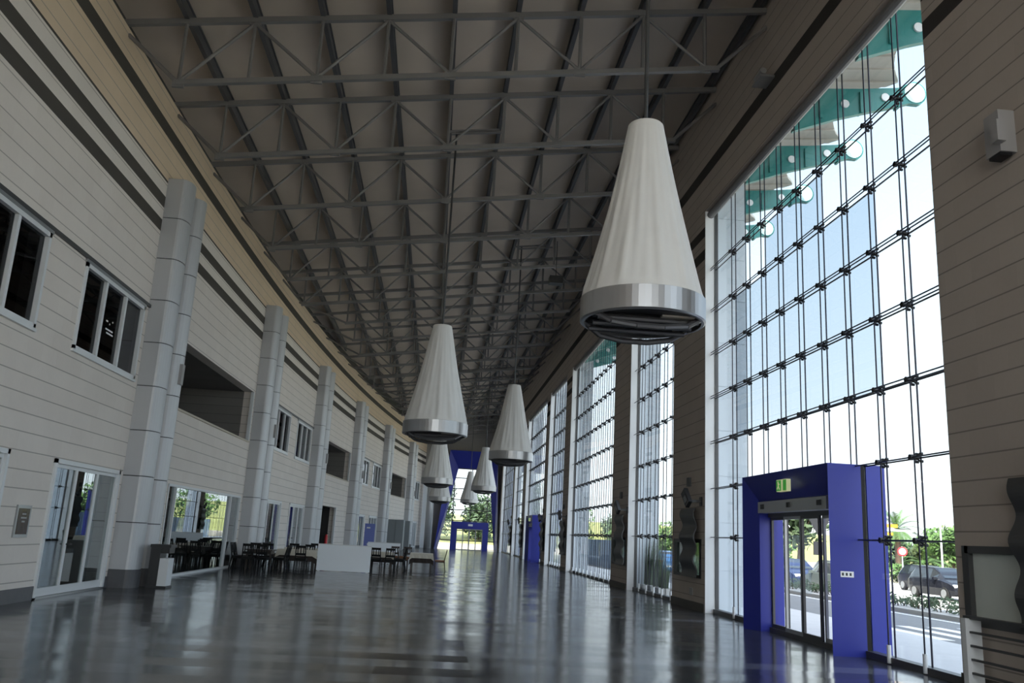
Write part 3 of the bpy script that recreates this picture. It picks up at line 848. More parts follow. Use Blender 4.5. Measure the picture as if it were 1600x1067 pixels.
root = thing('entrance_portal', 'far blue doorway with four glass leaves under the far end window', 'entrance', (4.05, Y1 - .6, 0), kind='thing')
m = MB(); ya, yb = Y1 - 1.3, Y1 - .02
m.box(1.98, 2.62, ya, yb, 0, 3.05); m.box(5.5, 6.12, ya, yb, 0, 3.05); m.box(2.62, 5.5, ya, yb, 2.3, 3.05)
m.build('frame', 'blue', root)
W = (5.5 - 2.62) / 4
for k in range(4):
    c0 = 2.62 + W * k; c1 = c0 + W; lf = MB()
    for (p, q, u, v) in ((c0, c1, 0, .1), (c0, c1, 2.2, 2.3), (c0, c0 + .06, .1, 2.2), (c1 - .06, c1, .1, 2.2)): lf.box(p, q, Y1 - .7, Y1 - .64, u, v)
    o = lf.build('door_leaf', 'frame_grey', root); B(c0 + .06, c1 - .06, Y1 - .675, Y1 - .665, .1, 2.2).build('pane', 'glass', o)
B(3.85, 4.35, ya - .03, ya, 2.6, 2.82).build('notice_label', 'white_metal', root)
# far end: metal column and grey side panel beside the surround
m = MB().tube((-.55, Y1 - 2.0, 0), (-.55, Y1 - 2.0, 9.6), .35, 16)
tag(m.build('metal_column', 'silver', off=(-.55, Y1 - 2, 0), smooth=True), 'slim grey column at the far left corner, beside the blue surround', 'column', kind='thing').location = (-.55, Y1 - 2, 0)
B(-1.6, -0.1, Y1 - .3, Y1, 0, 7.2).build('wall_panel', 'white_board')['kind'] = 'structure'

# ---------------------------------------------------------------- pillar fittings
def wavy_panel(yc, wdt, label):
    root = thing('wavy_wall_panel', label, 'wall panel', (7.2, yc, .88), 0, 'dark wavy panels on the right pillars')
    n = 40; vs, fs = [], []
    def xo(z): return 7.18 + .05 * math.sin(2 * PI * (z - .88) / .62)
    def wd(z): return .032 * math.sin(2 * PI * (z - .88) / .95 + .6)
    for i in range(n + 1):
        z = .88 + 1.87 * i / n
        y0, y1 = yc - wdt / 2 - wd(z), yc + wdt / 2 + wd(z)
        vs += [(xo(z), y0, z), (xo(z), y1, z), (xo(z) + .035, y1, z), (xo(z) + .035, y0, z)]
    for i in range(n):
        for k in range(4): fs.append((i * 4 + k, i * 4 + (k + 1) % 4, i * 4 + 4 + (k + 1) % 4, i * 4 + 4 + k))
    fs += [(3, 2, 1, 0), (n * 4, n * 4 + 1, n * 4 + 2, n * 4 + 3)]
    MB().add(vs, fs).build('wavy_sheet', 'panel_dark', root, smooth=False)
    B(7.25, 7.33, yc - .08, yc + .08, .95, 2.7).build('mounting_post', 'black', root)
    B(7.28, XF, yc - .06, yc + .06, 1.9, 2.1).build('mounting_bracket', 'black', root)
def flood(yc, zc, label, s=1.0):
    root = thing('wall_floodlight', label, 'lamp', (XF, yc, zc), 0, 'black floodlights above the wavy panels')
    MB().bar((XF, yc, zc), (6.98, yc, zc), .08, .07).build('arm', 'black', root)
    B(XF - .03, XF, yc - .1, yc + .1, zc - .12, zc + .12).build('wall_plate', 'black', root)
    c = Vector((6.97, yc + .08, zc + .04)); d = Vector((-.10, .62, .78)).normalized()
    MB().bar(c - d * .18, c + d * .30, .11, .26).build('lamp_head', 'black', root)
    MB().bar(c - d * .10 + Vector((-.055, 0, 0)), c + d * .10 + Vector((-.055, 0, 0)), .02, .15).build('reflector', 'lamp_grey', root)
FP = [(9.57, 1.2, 'nearest pillar, beside the railing'), (24.0, 1.3, 'pillar between the first and second glass bays'), (33.1, 1.35, 'pillar just past the second glass bay'),
      (48.2, 1.3, 'pillar past the third glass bay'), (57.4, 1.3, 'pillar before the distant blue portal'), (71.2, 1.3, 'pillar behind the distant blue portal'), (81.3, 1.3, 'farthest right pillar')]
for i, (y, wd, t) in enumerate(FP):
    wavy_panel(y, wd, 'dark wavy metal panel on the ' + t)
    flood(y - .75 if i else 8.95, 2.93, 'black floodlight on an arm on the ' + t)
    if i:
        o = B(XF - .07, XF, y + .2, y + .45, 3.4, 3.65).build('wall_speaker', 'panel_dark', off=(XF, y + .3, 3.5)); o.location = (XF, y + .3, 3.5)
        tag(o, 'small square speaker high on the ' + t, 'speaker', 'small square speakers on the pillars')
o = B(XF - .02, XF, 24.0, 24.28, .38, .58).build('wall_socket', 'sensor', off=(XF, 24, .4)); o.location = (XF, 24, .4)
tag(o, 'pale socket plate low on the pillar below the wavy panel', 'socket')
root = thing('wall_projector', 'light grey box mounted high on the right wall next to the glass', 'wall box', (XF, 9.9, 7.0))
B(7.12, XF, 9.72, 10.02, 7.02, 7.62).build('housing', 'sensor', root); B(7.02, 7.14, 9.62, 9.76, 7.12, 7.42).build('side_box', 'sensor', root); B(7.13, 7.3, 9.75, 9.98, 6.98, 7.03).build('lens', 'black', root)
root = thing('wall_light', 'small pale metal fitting high on the right wall by the dark band', 'wall fitting', (XF, 17.9, 12.8))
B(7.0, XF, 17.65, 18.2, 12.72, 12.78).build('bracket', 'frame_grey', root); MB().tube((7.1, 17.7, 12.9), (7.1, 18.15, 12.9), .08, 10).build('lamp_head', 'frame_grey', root)
MB().tube((7.1, 17.9, 12.75), (7.1, 17.9, 12.85), .03, 8).build('stem', 'frame_grey', root)
root = thing('ceiling_speaker', 'black box hanging under the roof trusses right of the lamps', 'speaker', (3.95, 30.4, 11.2))
B(3.7, 4.2, 30.2, 30.6, 11.08, 11.36).build('housing', 'black', root); MB().tube((3.95, 30.4, 11.36), (3.95, 30.4, 12.8), .015, 6).build('hanger', 'black', root)

# railing in the near right corner
root = thing('railing', 'dark metal railing with white post in the near right corner', 'railing', (7.1, 9.0, 0))
B(7.05, 7.27, 11.06, 11.16, 0, .97).build('post', 'white_metal', root)
B(7.14, 7.20, 8.9, 9.0, 0, .97).build('post', 'frame_dark', root); B(7.14, 7.20, 6.3, 6.4, 0, .97).build('post', 'frame_dark', root)
B(7.11, 7.24, 5.5, 11.2, .96, 1.0).build('handrail', 'frame_dark', root)
for z in (.12, .29, .46, .63, .80): B(7.10, 7.14, 5.5, 11.1, z - .014, z + .014).build('bar', 'frame_dark', root)

# ---------------------------------------------------------------- left wall small things
root = thing('wall_notice', 'small framed dark notice panel left of the nearest glass door', 'notice', (XL, 17.1, 1.2))
B(XL, XL + .03, 16.82, 17.38, 1.20, 1.80).build('frame', 'frame_grey', root); B(XL + .03, XL + .036, 16.88, 17.32, 1.26, 1.74).build('face', mat('dark_notice_face', (0.07, 0.045, 0.03), .15), root)
m = MB()
for z, w_ in ((1.62, .16), (1.55, .22), (1.48, .12)): m.box(XL + .036, XL + .039, 17.1 - w_ / 2, 17.1 + w_ / 2, z, z + .03)
m.build('lettering', 'sensor', root)
root = thing('litter_bin', 'black and steel litter bin at the foot of the nearest column', 'bin', (-6.75, 22.75, 0))
B(-7.0, -6.5, 22.5, 23.0, .0, .05).build('base', 'black', root); B(-6.98, -6.74, 22.51, 22.99, .05, 1.02).build('body', 'black', root)
B(-6.74, -6.52, 22.53, 22.97, .05, .72).build('door', 'white_metal', root); B(-7.0, -6.5, 22.5, 23.0, .98, 1.05).build('lid', 'black', root)
B(-6.74, -6.53, 22.53, 22.97, .84, .98).build('hood', 'black', root)
# window lettering strokes on the middle pane of the second upper window
m = MB()
for k, (z, y0, y1) in enumerate(((6.02, 19.55, 19.66), (5.98, 19.76, 19.80), (6.06, 19.92, 19.96), (5.84, 19.58, 20.02), (5.76, 19.66, 20.06))):
    m.box(-7.79, -7.785, y0, y1, z, z + .035)
o = m.build('window_lettering', 'white', off=(-7.79, 19.8, 5.8)); o.location = (-7.79, 19.8, 5.8)
tag(o, 'faint white lettering on the middle pane of the upper window', 'lettering')

# ---------------------------------------------------------------- furniture
def chair_proto(mt, seat_m):
    root = thing('dining_chair', '', 'chair', (0, 0, 0), 0, 'dark dining chairs', world=False)
    B(-.22, .22, -.22, .22, .43, .48).build('seat', seat_m, root)
    for (x, y) in ((-.19, .19), (.19, .19)): MB().tube((x, y, .44), (x * 1.05, y * 1.1, 0), .024, 6, .017).build('leg', mt, root)
    for x in (-.19, .19):
        MB().tube((x, -.2, .46), (x * 1.05, -.27, 0), .026, 6, .019).build('leg', mt, root)
        MB().tube((x, -.2, .44), (x * .95, -.31, .95), .025, 6, .02).build('back_post', mt, root)
    m = MB()
    for z, y in ((.62, -.237), (.90, -.30)): m.bar((-.19, y, z), (.19, y, z), .025, .09)
    for x in (-.11, 0, .11): m.bar((x, -.237, .62), (x, -.30, .90), .035, .016)
    m.build('backrest', mt, root)
    B(-.2, .2, -.2, .2, .38, .43).build('apron', mt, root)
    return root
CH = chair_proto('chair_black', 'chair_black'); CHB = chair_proto('wood', 'brown_seat'); used = {}
def chair(x, y, rz, lab, base=None):
    b = base or CH
    o = b if not used.get(b.name) else copy_tree(b)
    used[b.name] = 1
    o.location = (x, y, 0); o.rotation_euler = (0, 0, rz); o['label'] = lab; return o
def table(x, y, lx, ly, lab, cloth_lab, cm='cloth', drop=.22, rz=0):
    t = thing('dining_table', lab, 'table', (x, y, 0), rz, 'restaurant tables', world=False)
    B(-lx / 2, lx / 2, -ly / 2, ly / 2, .70, .74).build('tabletop', 'wood', t)
    B(-lx / 2 + .06, lx / 2 - .06, -ly / 2 + .06, ly / 2 - .06, .58, .70).build('apron', 'wood', t)
    for sx in (-1, 1):
        for sy in (-1, 1): B(sx * (lx / 2 - .07) - .035, sx * (lx / 2 - .07) + .035, sy * (ly / 2 - .07) - .035, sy * (ly / 2 - .07) + .035, 0, .60).build('leg', 'wood', t)
    if cloth_lab:
        def draped(nm, cmat, dr, grow, z0, lb):
            hx, hy = lx / 2 + grow, ly / 2 + grow; m = MB(); n = 10; vs = []; fs = []
            ring = []
            for i in range(n): ring.append((-hx + 2 * hx * i / n, -hy))
            for i in range(n): ring.append((hx, -hy + 2 * hy * i / n))
            for i in range(n): ring.append((hx - 2 * hx * i / n, hy))
            for i in range(n): ring.append((-hx, hy - 2 * hy * i / n))
            N = len(ring)
            for lev, (ex, z) in enumerate(((0, z0), (.012, z0 - .02), (.03, z0 - dr))):
                for i, (px, py) in enumerate(ring):
                    cor = 1.0 if i % n == 0 else 0.0
                    k = 1 + (ex + (.03 * cor if lev == 2 else 0) + (.012 * math.sin(i * 2.1) if lev == 2 else 0)) / max(hx, hy)
                    vs.append((px * k, py * k, z - (.10 * cor if lev == 2 else 0)))
            for L_ in range(2):
                for i in range(N): fs.append((L_ * N + i, L_ * N + (i + 1) % N, (L_ + 1) * N + (i + 1) % N, (L_ + 1) * N + i))
            fs.append(tuple(range(N)))
            o = m.add(vs, fs).build(nm, cmat); o.location = (x, y, 0); o.rotation_euler = (0, 0, rz)
            tag(o, lb, 'tablecloth', 'tablecloths on the restaurant tables')
        draped('tablecloth', cm, drop, .005, .755, cloth_lab)
        draped('tablecloth', 'cloth_dark', .42, -.002 + .003, .747, cloth_lab.replace('cream cloth draped over', 'dark brown undercloth on'))
# white screens
def screen(x0, x1, y, h, lab):
    root = thing('low_screen', lab, 'partition', ((x0 + x1) / 2, y, 0), 0, 'white low screens around the tables', kind='thing')
    B(x0, x1, y - .03, y + .03, .02, h).build('board', 'white_board', root)
    B(x0, x1, y - .035, y + .035, h - .02, h + .015).build('top_edge', 'white_metal', root)
    for x in (x0 + .1, x1 - .1): B(x - .03, x + .03, y - .2, y + .2, 0, .03).build('foot', 'white_metal', root)
screen(-4.47, -2.38, 35.05, 1.03, 'white low screen standing in front of the restaurant tables')
screen(-3.3, -1.62, 45.5, 1.05, 'white low screen standing behind the tables, farther back')
table(-5.28, 35.4, 1.5, .95, 'long dark table left of the front white screen', 'cream cloth draped over the table left of the front white screen')
table(-5.5, 38.4, 1.5, .95, 'dark table behind the one left of the front white screen', 'cream cloth draped over the second table left of the screens')
table(-2.15, 38.6, 1.0, .9, 'dark table just behind the right end of the front screen', 'cream cloth draped over the table behind the right end of the front screen')
table(-.42, 40.2, 1.0, .95, 'dark table standing alone at the right of the restaurant', 'cream cloth draped over the table standing alone at the right')
table(-6.45, 33.9, 1.0, .9, 'black table beside the second column, crowded by black chairs', None)
chair(-6.34, 35.45, -1.5, 'black chair left of the cream covered front table'); chair(-6.5, 36.2, -1.5, 'black chair second in line left of the cream covered tables')
chair(-6.64, 38.3, -1.5, 'black chair at the left end of the second cream covered table')
chair(-5.0, 34.4, 0, 'black chair tucked in front of the front cream covered table'); chair(-5.0, 36.3, PI, 'black chair behind the front cream covered table, facing the camera')
chair(-5.75, 37.6, 0, 'black chair between the two cream covered tables on the left'); chair(-5.2, 39.4, PI, 'black chair behind the second cream covered table')
chair(-1.75, 37.75, .1, 'black chair with its back to the camera right of the front screen'); chair(-1.35, 38.45, 1.5, 'black chair at the right side of the table behind the front screen')
chair(-1.4, 39.3, 1.7, 'black chair farther along the right side of the table behind the front screen'); chair(-2.3, 37.7, -.1, 'black chair half hidden behind the right edge of the front screen')
chair(-1.25, 40.1, -1.5, 'black chair left of the lone table on the right', CHB); chair(.42, 40.2, 1.55, 'brown seated chair right of the lone table on the right', CHB)
chair(-1.75, 42.6, PI, 'brown seated chair behind the tables in front of the rear screen', CHB); chair(-1.15, 42.9, PI, 'brown seated chair between the rear screen and the lone table', CHB)
for k, (x, y, r_, lb) in enumerate(((-6.75, 33.1, .1, 'nearest left'), (-6.2, 33.1, -.1, 'nearest right'), (-5.68, 33.65, 1.5, 'right side'), (-5.68, 34.17, 1.6, 'far right'),
                                    (-6.38, 34.6, PI, 'far side'), (-6.88, 34.6, PI, 'far left'), (-7.2, 33.6, -1.55, 'wall side'), (-7.2, 34.12, -1.5, 'wall side, far end'))):
    chair(x, y, r_, 'black chair at the ' + lb + ' of the uncovered black table')
for k, (x, y) in enumerate(((-2.4, 44.3), (-1.9, 44.4), (-1.4, 44.2))):
    root = thing('stool', 'tan leather stool in front of the rear white screen, ' + ORD[k] + ' from the left', 'stool', (x, y, 0), 0, 'tan stools before the rear screen')
    B(x - .22, x + .22, y - .2, y + .2, .3, .47).build('seat', 'brown_seat', root)
    for sx in (-.17, .17):
        for sy in (-.15, .15): MB().tube((x + sx, y + sy, 0), (x + sx, y + sy, .3), .02, 6).build('leg', 'white_metal', root)
# grey cabinets, banner, extinguisher along the far left wall
root = thing('tall_cabinet', 'large grey cabinet against the left wall past the fifth column', 'cabinet', (-3.3, 78, 0))
B(-4.0, -2.6, 76.6, 80.5, .05, 2.65).build('body', 'cab', root); B(-3.95, -2.65, 76.65, 80.4, 0, .05).build('base', 'frame_dark', root)
B(-3.31, -3.29, 76.57, 76.6, .1, 2.6).build('door_gap', 'frame_dark', root)
root = thing('tall_cabinet', 'narrower grey cabinet behind the large grey cabinet', 'cabinet', (-2.7, 82, 0))
B(-3.6, -2.2, 82.0, 85.0, .05, 2.65).build('body', 'cab', root); B(-3.6, -2.2, 82.02, 85.0, 0, .05).build('base', 'frame_dark', root)
root = thing('banner_stand', 'violet blue banner stand before the fifth column', 'banner', (-4.6, 64.5, 0))
B(-5.0, -4.25, 64.5, 64.54, .06, 2.1).build('banner', 'banner', root); B(-5.05, -4.2, 64.4, 64.65, 0, .07).build('base', 'frame_grey', root)
m = MB(); m.box(-4.85, -4.6, 64.49, 64.5, 1.75, 1.85); m.box(-4.75, -4.5, 64.49, 64.5, .55, .7); m.build('printed_mark', 'white', root)
root = thing('fire_extinguisher', 'red fire extinguisher on a stand in the dark passage doorway', 'extinguisher', (-6.55, 54.6, 0))
MB().lathe([(.02, 1.25), (.06, 1.22), (.09, 1.12), (.09, .62), (.02, .6)], (-6.55, 54.6, 0), 14).build('bottle', 'red', root)
B(-6.65, -6.45, 54.5, 54.7, 0, .6).build('stand', 'white_metal', root); MB().tube((-6.55, 54.6, 1.24), (-6.45, 54.6, 1.32), .02, 6).build('valve', 'black', root)

# ---------------------------------------------------------------- outside: canopy, street, plants, cars
o = None
beams_y = [14.4, 17.5, 20.55, 23.65, 26.75, 29.85, 39.0, 42.1, 45.2, 48.3]
def canopy_beam_proto():
    root = thing('canopy_beam', '', 'beam', (0, 0, 0), 0, 'teal canopy beams outside the glass', world=False, kind='thing')
    pl = [(7.685, 11.24), (8.75, 11.66), (9.55, 11.92), (10.1, 12.08), (10.55, 12.24)]
    for k in range(11):
        t = -PI / 2 + .35 + (PI - .35) * k / 10; pl.append((10.70 + .30 * math.cos(t), 12.52 + .30 * math.sin(t)))
    pl += [(10.3, 12.62), (9.4, 12.50), (8.6, 12.42), (7.685, 12.36)]
    MB().prism_axis(pl, 1, -.07, .07).build('web', 'teal', root)
    MB().disc((10.70, 0, 12.52), (0, 1, 0), .255, .18, 24).build('sunlit_nose_disc', 'teal_sunlit', root)  # pale disc paints the sunlight on the beam nose
    for x in (8.35, 9.35, 10.28): B(x - .03, x + .03, -.12, .12, 11.62 + .25 * (x - 8.35), 12.4).build('stiffener', 'teal', root)
    for x, z in ((8.95, 12.05), (9.95, 12.32)): MB().disc((x, 0, z), (0, 1, 0), .10, .22, 16).build('round_light', 'white_metal', root)
    return root
cb = canopy_beam_proto()
for i, y in enumerate(beams_y):
    r_ = cb if i == 0 else copy_tree(cb)
    r_.location = (0, y, 0); r_['label'] = ORD[i] + ' teal canopy beam beyond the glass, counted from the camera'
for ci, (lo, hi) in enumerate(((0, 6), (6, 10))):
    m = MB(); yy = beams_y[lo:hi]
    yy = [yy[0] - 3.05] + yy
    for a, b in zip(yy[:-1], yy[1:]):
        st = 12
        for k in range(st):
            u0, u1 = a + (b - a) * k / st, a + (b - a) * (k + 1) / st
            e0, e1 = [10.35 - .75 * math.sin(PI * (u - a) / (b - a)) for u in (u0, u1)]
            sag = .04 if k % 2 else 0.0
            m.add([(7.69, u0, 12.56 + sag), (7.69, u1, 12.56 + sag), (e1, u1, 12.80 + sag), (e0, u0, 12.80 + sag), (7.69, u0, 12.66 + sag), (7.69, u1, 12.66 + sag), (e1, u1, 12.88 + sag), (e0, u0, 12.88 + sag)],
                  [(0, 1, 2, 3), (7, 6, 5, 4), (0, 4, 5, 1), (1, 5, 6, 2), (2, 6, 7, 3), (3, 7, 4, 0)])
    o = m.build('canopy', M['canopy_sheet'], off=(8, yy[0], 12.4)); o.location = (8, yy[0], 12.4)
    tag(o, ('beige white ribbed canopy above the nearest glass wall' if ci == 0 else 'beige white ribbed canopy above the third glass bay'), 'canopy')

def gbox(name, *a, m='asphalt'): return struct(name, B(*a), m)
gbox('ground_field', -300, 420, -300, 500, -.8, -.30, m='field')
gbox('pavement_rear', -30, XG, -70, Y0 - .45, -.35, -.05, m=mat('pale_warm_paving', (0.60, 0.55, 0.47), .85, noise=.1, nscale=2))  # unseen paving, made pale and warm to bounce light into the hall
gbox('road', 11.5, 16.6, -60, 97, -.32, -.16)
gbox('pavement', XG + .05, 11.5, -60, 110, -.35, -.05, m='pavement')
gbox('pavement_outer', 31.0, 33.6, -60, 160, -.31, -.10, m='pavement')
gbox('road_outer', 18.3, 31.0, -60, 160, -.32, -.17, m=mat('pale_grey_asphalt', (0.32, 0.31, 0.29), .9, noise=.1, nscale=2))
gbox('road_end', -40, 60, 99.0, 108, -.32, -.17, m=mat('pale_asphalt', (0.5, 0.48, 0.45), .9))
gbox('kerb_island', 16.6, 18.3, -40, 90, -.32, -.02, m='kerb')
mk = MB()
for k in range(5): mk.box(12.2 + .9 * k, 12.6 + .9 * k, 20.2, 23.8, -.16, -.155)
mk.box(11.75, 11.9, -40, 95, -.16, -.155); mk.box(16.1, 16.25, -40, 95, -.16, -.155)
struct('road_markings', mk, 'paint')
# raised ground with pale wall outside the far window
mb = MB().add([(-60, 108, -.3), (80, 108, -.3), (80, 150, 5.0), (-60, 150, 5.0), (-60, 152, -1), (80, 152, -1)], [(0, 1, 2, 3), (3, 2, 5, 4)])
struct('ground_slope', mb, mat('dry_meadow', (0.22, 0.235, 0.075), .95, noise=.35, nscale=.6))
gbox('wall_garden', -40, 60, 108.4, 108.7, -.3, .55, m='sandstone')
o = B(12.9, 13.0, 60, 104, -.16, 1.85).build('hoarding', 'fence_blue', off=(13, 80, 0)); o.location = (13, 80, 0)
tag(o, 'blue-grey hoarding along the street outside the third glass bay', 'fence')
def leaf_cloud(mb, c, rad, n, s, rng):
    for _ in range(n):
        while True:
            p = Vector((rng.uniform(-1, 1), rng.uniform(-1, 1), rng.uniform(-1, 1)))
            if .25 < p.length < 1: break
        q = Vector((c[0] + p.x * rad[0], c[1] + p.y * rad[1], c[2] + p.z * rad[2]))
        a = Vector((rng.uniform(-1, 1), rng.uniform(-1, 1), rng.uniform(-1, 1))).normalized(); b = a.orthogonal().normalized()
        w_ = s * rng.uniform(.6, 1.3)
        mb.add([q - a * w_, q - b * w_ * .45, q + a * w_, q + b * w_ * .45], [(0, 1, 2, 3)])
def tree(x, y, h, r, leaf, lab, name='tree', blobs=7, n=170, s=.32, trunk_h=None, group='trees beyond the glass', zs_=1.0):
    rng = random.Random(int(x * 13 + y * 7)); root = thing(name, lab, 'tree', (x, y, -.3), 0, group)
    th = trunk_h or h * .5
    m = MB().tube((x, y, -.35), (x + .2, y, th), .045 * h * .6 + .05, 8, .05)
    for k in range(4): t = k * 1.7; m.tube((x + .1, y, th * .7), (x + r * .6 * math.cos(t), y + r * .6 * math.sin(t), h * .75), .06, 5, .02)
    m.build('trunk', 'bark', root)
    cm = MB()
    for k in range(blobs):
        t = rng.uniform(0, 2 * PI); d = rng.uniform(0, r * .65); z = h - r * .55 * zs_ - rng.uniform(0, max(.05, (h - th) * .7))
        leaf_cloud(cm, (x + d * math.cos(t), y + d * math.sin(t), z), (r * .55, r * .55, r * .5 * zs_), n, s, rng)
    cm.build('crown', leaf, root)
def shrub(x, y, h, r, leaf, lab, n=260, s=.16, group='shrubs along the street'):
    rng = random.Random(int(x * 31 + y)); root = thing('shrub', lab, 'shrub', (x, y, -.3), 0, group)
    m = MB()
    for k in range(5): m.tube((x, y, -.35), (x + r * .5 * math.cos(k * 1.3), y + r * .5 * math.sin(k * 1.3), h * .7), .03, 5, .01)
    m.build('stem', 'bark', root)
    cm = MB(); leaf_cloud(cm, (x, y, h * .5), (r, r, h * .5), n, s, rng); cm.build('foliage', leaf, root)
def palm(x, y, h, lab, nf=26, L=2.6):
    rng = random.Random(3 + int(x)); root = thing('palm_tree', lab, 'tree', (x, y, -.3), 0, 'palms across the street')
    MB().tube((x, y, -.35), (x, y, h), .30, 10, .24).build('trunk', 'bark', root)
    cm = MB()
    for k in range(nf):
        az = 2 * PI * k / nf + rng.uniform(-.1, .1); el = rng.uniform(-.5, 1.25); prev = Vector((x, y, h)); d = Vector((math.cos(az) * math.cos(el), math.sin(az) * math.cos(el), math.sin(el)))
        for j in range(9):
            nx_ = prev + d * (L / 9); side = d.cross(Vector((0, 0, 1)))
            side = side.normalized() if side.length > .01 else Vector((1, 0, 0))
            wd = .55 * math.sin(PI * (j + .9) / 10.2)
            for h_ in (0, .33, .66):
                r0 = prev + (nx_ - prev) * h_; r1 = prev + (nx_ - prev) * (h_ + .30)
                for sg in (-1, 1): cm.add([r0, r1, r0 + side * sg * wd + d * .28 - Vector((0, 0, .10))], [(0, 1, 2)])
            prev = nx_; d = (d + Vector((0, 0, -.13))).normalized()
    cm.build('fronds', 'leaf', root)
palm(43.0, 77.0, 4.3, 'palm tree across the street, seen through the glass right of the portal')
palm(39.7, 67.1, 1.3, 'low young palm beside the tall palm across the street', 22, 2.0)
tree(47.6, 79.4, 5.3, 2.4, 'leaf', 'round green tree right of the tall palm across the street')
tree(46.2, 73.8, 5.0, 2.3, 'leaf', 'bright green tree at the edge of the near right wall, across the street')
tree(48.0, 86.4, 4.7, 2.8, 'leaf_dark', 'dark green tree left of the tall palm across the street')
tree(52, 85, 5.4, 3.4, 'leaf_pale', 'pale green tree behind the round green tree across the street')
tree(45.8, 77.2, 3.6, 1.8, 'leaf_pale', 'small pale tree between the young palm and the round tree')
tree(26, 60, 6.6, 3.0, 'leaf_dark', 'street tree seen through the doors of the nearest portal', trunk_h=3.2)
tree(33, 83, 4.4, 3.2, 'leaf', 'green tree behind the parked cars, seen through the portal doors')
tree(38, 99, 5.2, 3.6, 'leaf_pale', 'pale tree far along the street behind the parked cars')
tree(30, 112, 5.5, 3.5, 'leaf', 'green tree far along the street seen through the second glass bay')
tree(27.5, 128, 6.5, 4.0, 'leaf_dark', 'dark tree far along the street seen through the third glass bay')
tree(24, 105, 5.8, 3.2, 'leaf', 'green tree seen through the lower panes of the third glass bay')
tree(19, 118, 7.0, 3.6, 'leaf', 'tree beyond the distant right blue portal')
tree(0.8, 117, 9.6, 3.4, 'leaf_dark', 'pine tree outside the far end window, left', 'pine_tree', 12, 150, .35, 2.5)
tree(6.2, 119, 8.2, 3.3, 'leaf_dark', 'pine tree outside the far end window, right', 'pine_tree', 12, 150, .35, 2.5)
tree(-2.8, 122, 9.0, 3.0, 'leaf', 'green tree at the left edge of the far end window')
for k, (x, y, h, r) in enumerate(((34.4, 65.2, 1.3, 1.1), (34.7, 62.7, 1.3, 1.1), (35.1, 60.3, 1.35, 1.1), (35.5, 57.9, 1.3, 1.1), (35.9, 55.5, 1.3, 1.1), (33.9, 68, 1.3, 1.2))):
    shrub(x, y, h, r, 'leaf', 'clipped green shrub across the road, ' + ORD[k] + ' of the row', 320, .2, 'clipped shrubs across the road')
for k in range(14):
    y = 24.5 + 1.35 * k
    shrub(17.4, y, .42 + .12 * math.sin(k * 2.3), .60, 'leaf_dark', ORD[k] + ' low shrub on the kerb island along the street', 150, .09, 'low shrubs on the kerb island')
# tall ornamental grass outside the second bay
def grass_clump(x, y, h, lab, n=120):
    rng = random.Random(int(y * 10)); m = MB()
    for _ in range(n):
        az = rng.uniform(0, 2 * PI); ln = h * rng.uniform(.6, 1.1); lean = rng.uniform(.03, .20)
        ca_ = abs(math.cos(az)) * .9 + .1; p = Vector((x + rng.uniform(-.08, .15), y + rng.uniform(-.25, .25), -.05)); d = Vector((ca_ * lean, math.sin(az) * lean, 1)).normalized(); sd_ = Vector((-math.sin(az), math.cos(az), 0)) * .02
        for j in range(5):
            q = p + d * ln / 5; a0, a1 = 1 - j / 5, 1 - (j + 1) / 5
            m.add([p - sd_ * a0, p + sd_ * a0, q + sd_ * a1, q - sd_ * a1], [(0, 1, 2, 3)]); p = q; d = (d + Vector((ca_, math.sin(az), 0)) * .22 * lean - Vector((0, 0, .02))).normalized()
    root = thing('grass_clump', lab, 'plant', (x, y, -.05), 0, 'tall grass outside the second bay')
    m.build('blades', 'reed', root)
    B(x - .22, x + .3, y - .3, y + .3, -.05, .25).build('planter', 'kerb', root)
grass_clump(8.02, 31.8, 2.2, 'tall ornamental grass outside the second glass bay, left clump'); grass_clump(8.08, 30.9, 2.0, 'tall ornamental grass outside the second glass bay, middle clump'); grass_clump(8.05, 29.8, 1.4, 'lower ornamental grass outside the second glass bay, right clump')
# road signs and lamp posts
root = thing('road_sign', 'round red and white no-entry road sign across the road', 'sign', (33.8, 60, -.1))
MB().tube((33.8, 60, -.1), (33.8, 60, 2.5), .035, 8).build('post', 'white_metal', root); MB().disc((33.8, 59.95, 2.15), (-.5, -.86, 0), .33, .03).build('sign_face', 'red', root); MB().disc((33.77, 59.90, 2.15), (-.5, -.86, 0), .23, .03).build('white_centre', 'white', root)
root = thing('direction_sign', 'post with two orange direction boards beside the portal', 'sign', (26.9, 50, -.1))
MB().tube((27.2, 50, -.1), (27.2, 50, 3.8), .05, 8).build('post', 'white_metal', root)
B(26.3, 27.9, 49.9, 49.95, 3.45, 3.65).build('orange_board', 'orange', root); B(26.3, 27.6, 49.9, 49.95, 3.0, 3.15).build('orange_board', 'orange', root); B(26.9, 28.9, 49.9, 49.95, 3.24, 3.36).build('white_board', 'white', root)
root = thing('road_sign', 'triangular sign seen from behind through the portal doors', 'sign', (11.6, 25.2, -.1))
MB().tube((11.6, 25.2, -.1), (11.6, 25.2, 2.9), .035, 8).build('post', 'frame_grey', root)
MB().prism_axis([(11.25, 2.75), (11.95, 2.75), (11.6, 2.15)], 1, 25.15, 25.18).build('sign_face', 'frame_dark', root); B(11.4, 11.8, 25.15, 25.18, 1.65, 2.05).build('sub_plate', 'frame_dark', root)
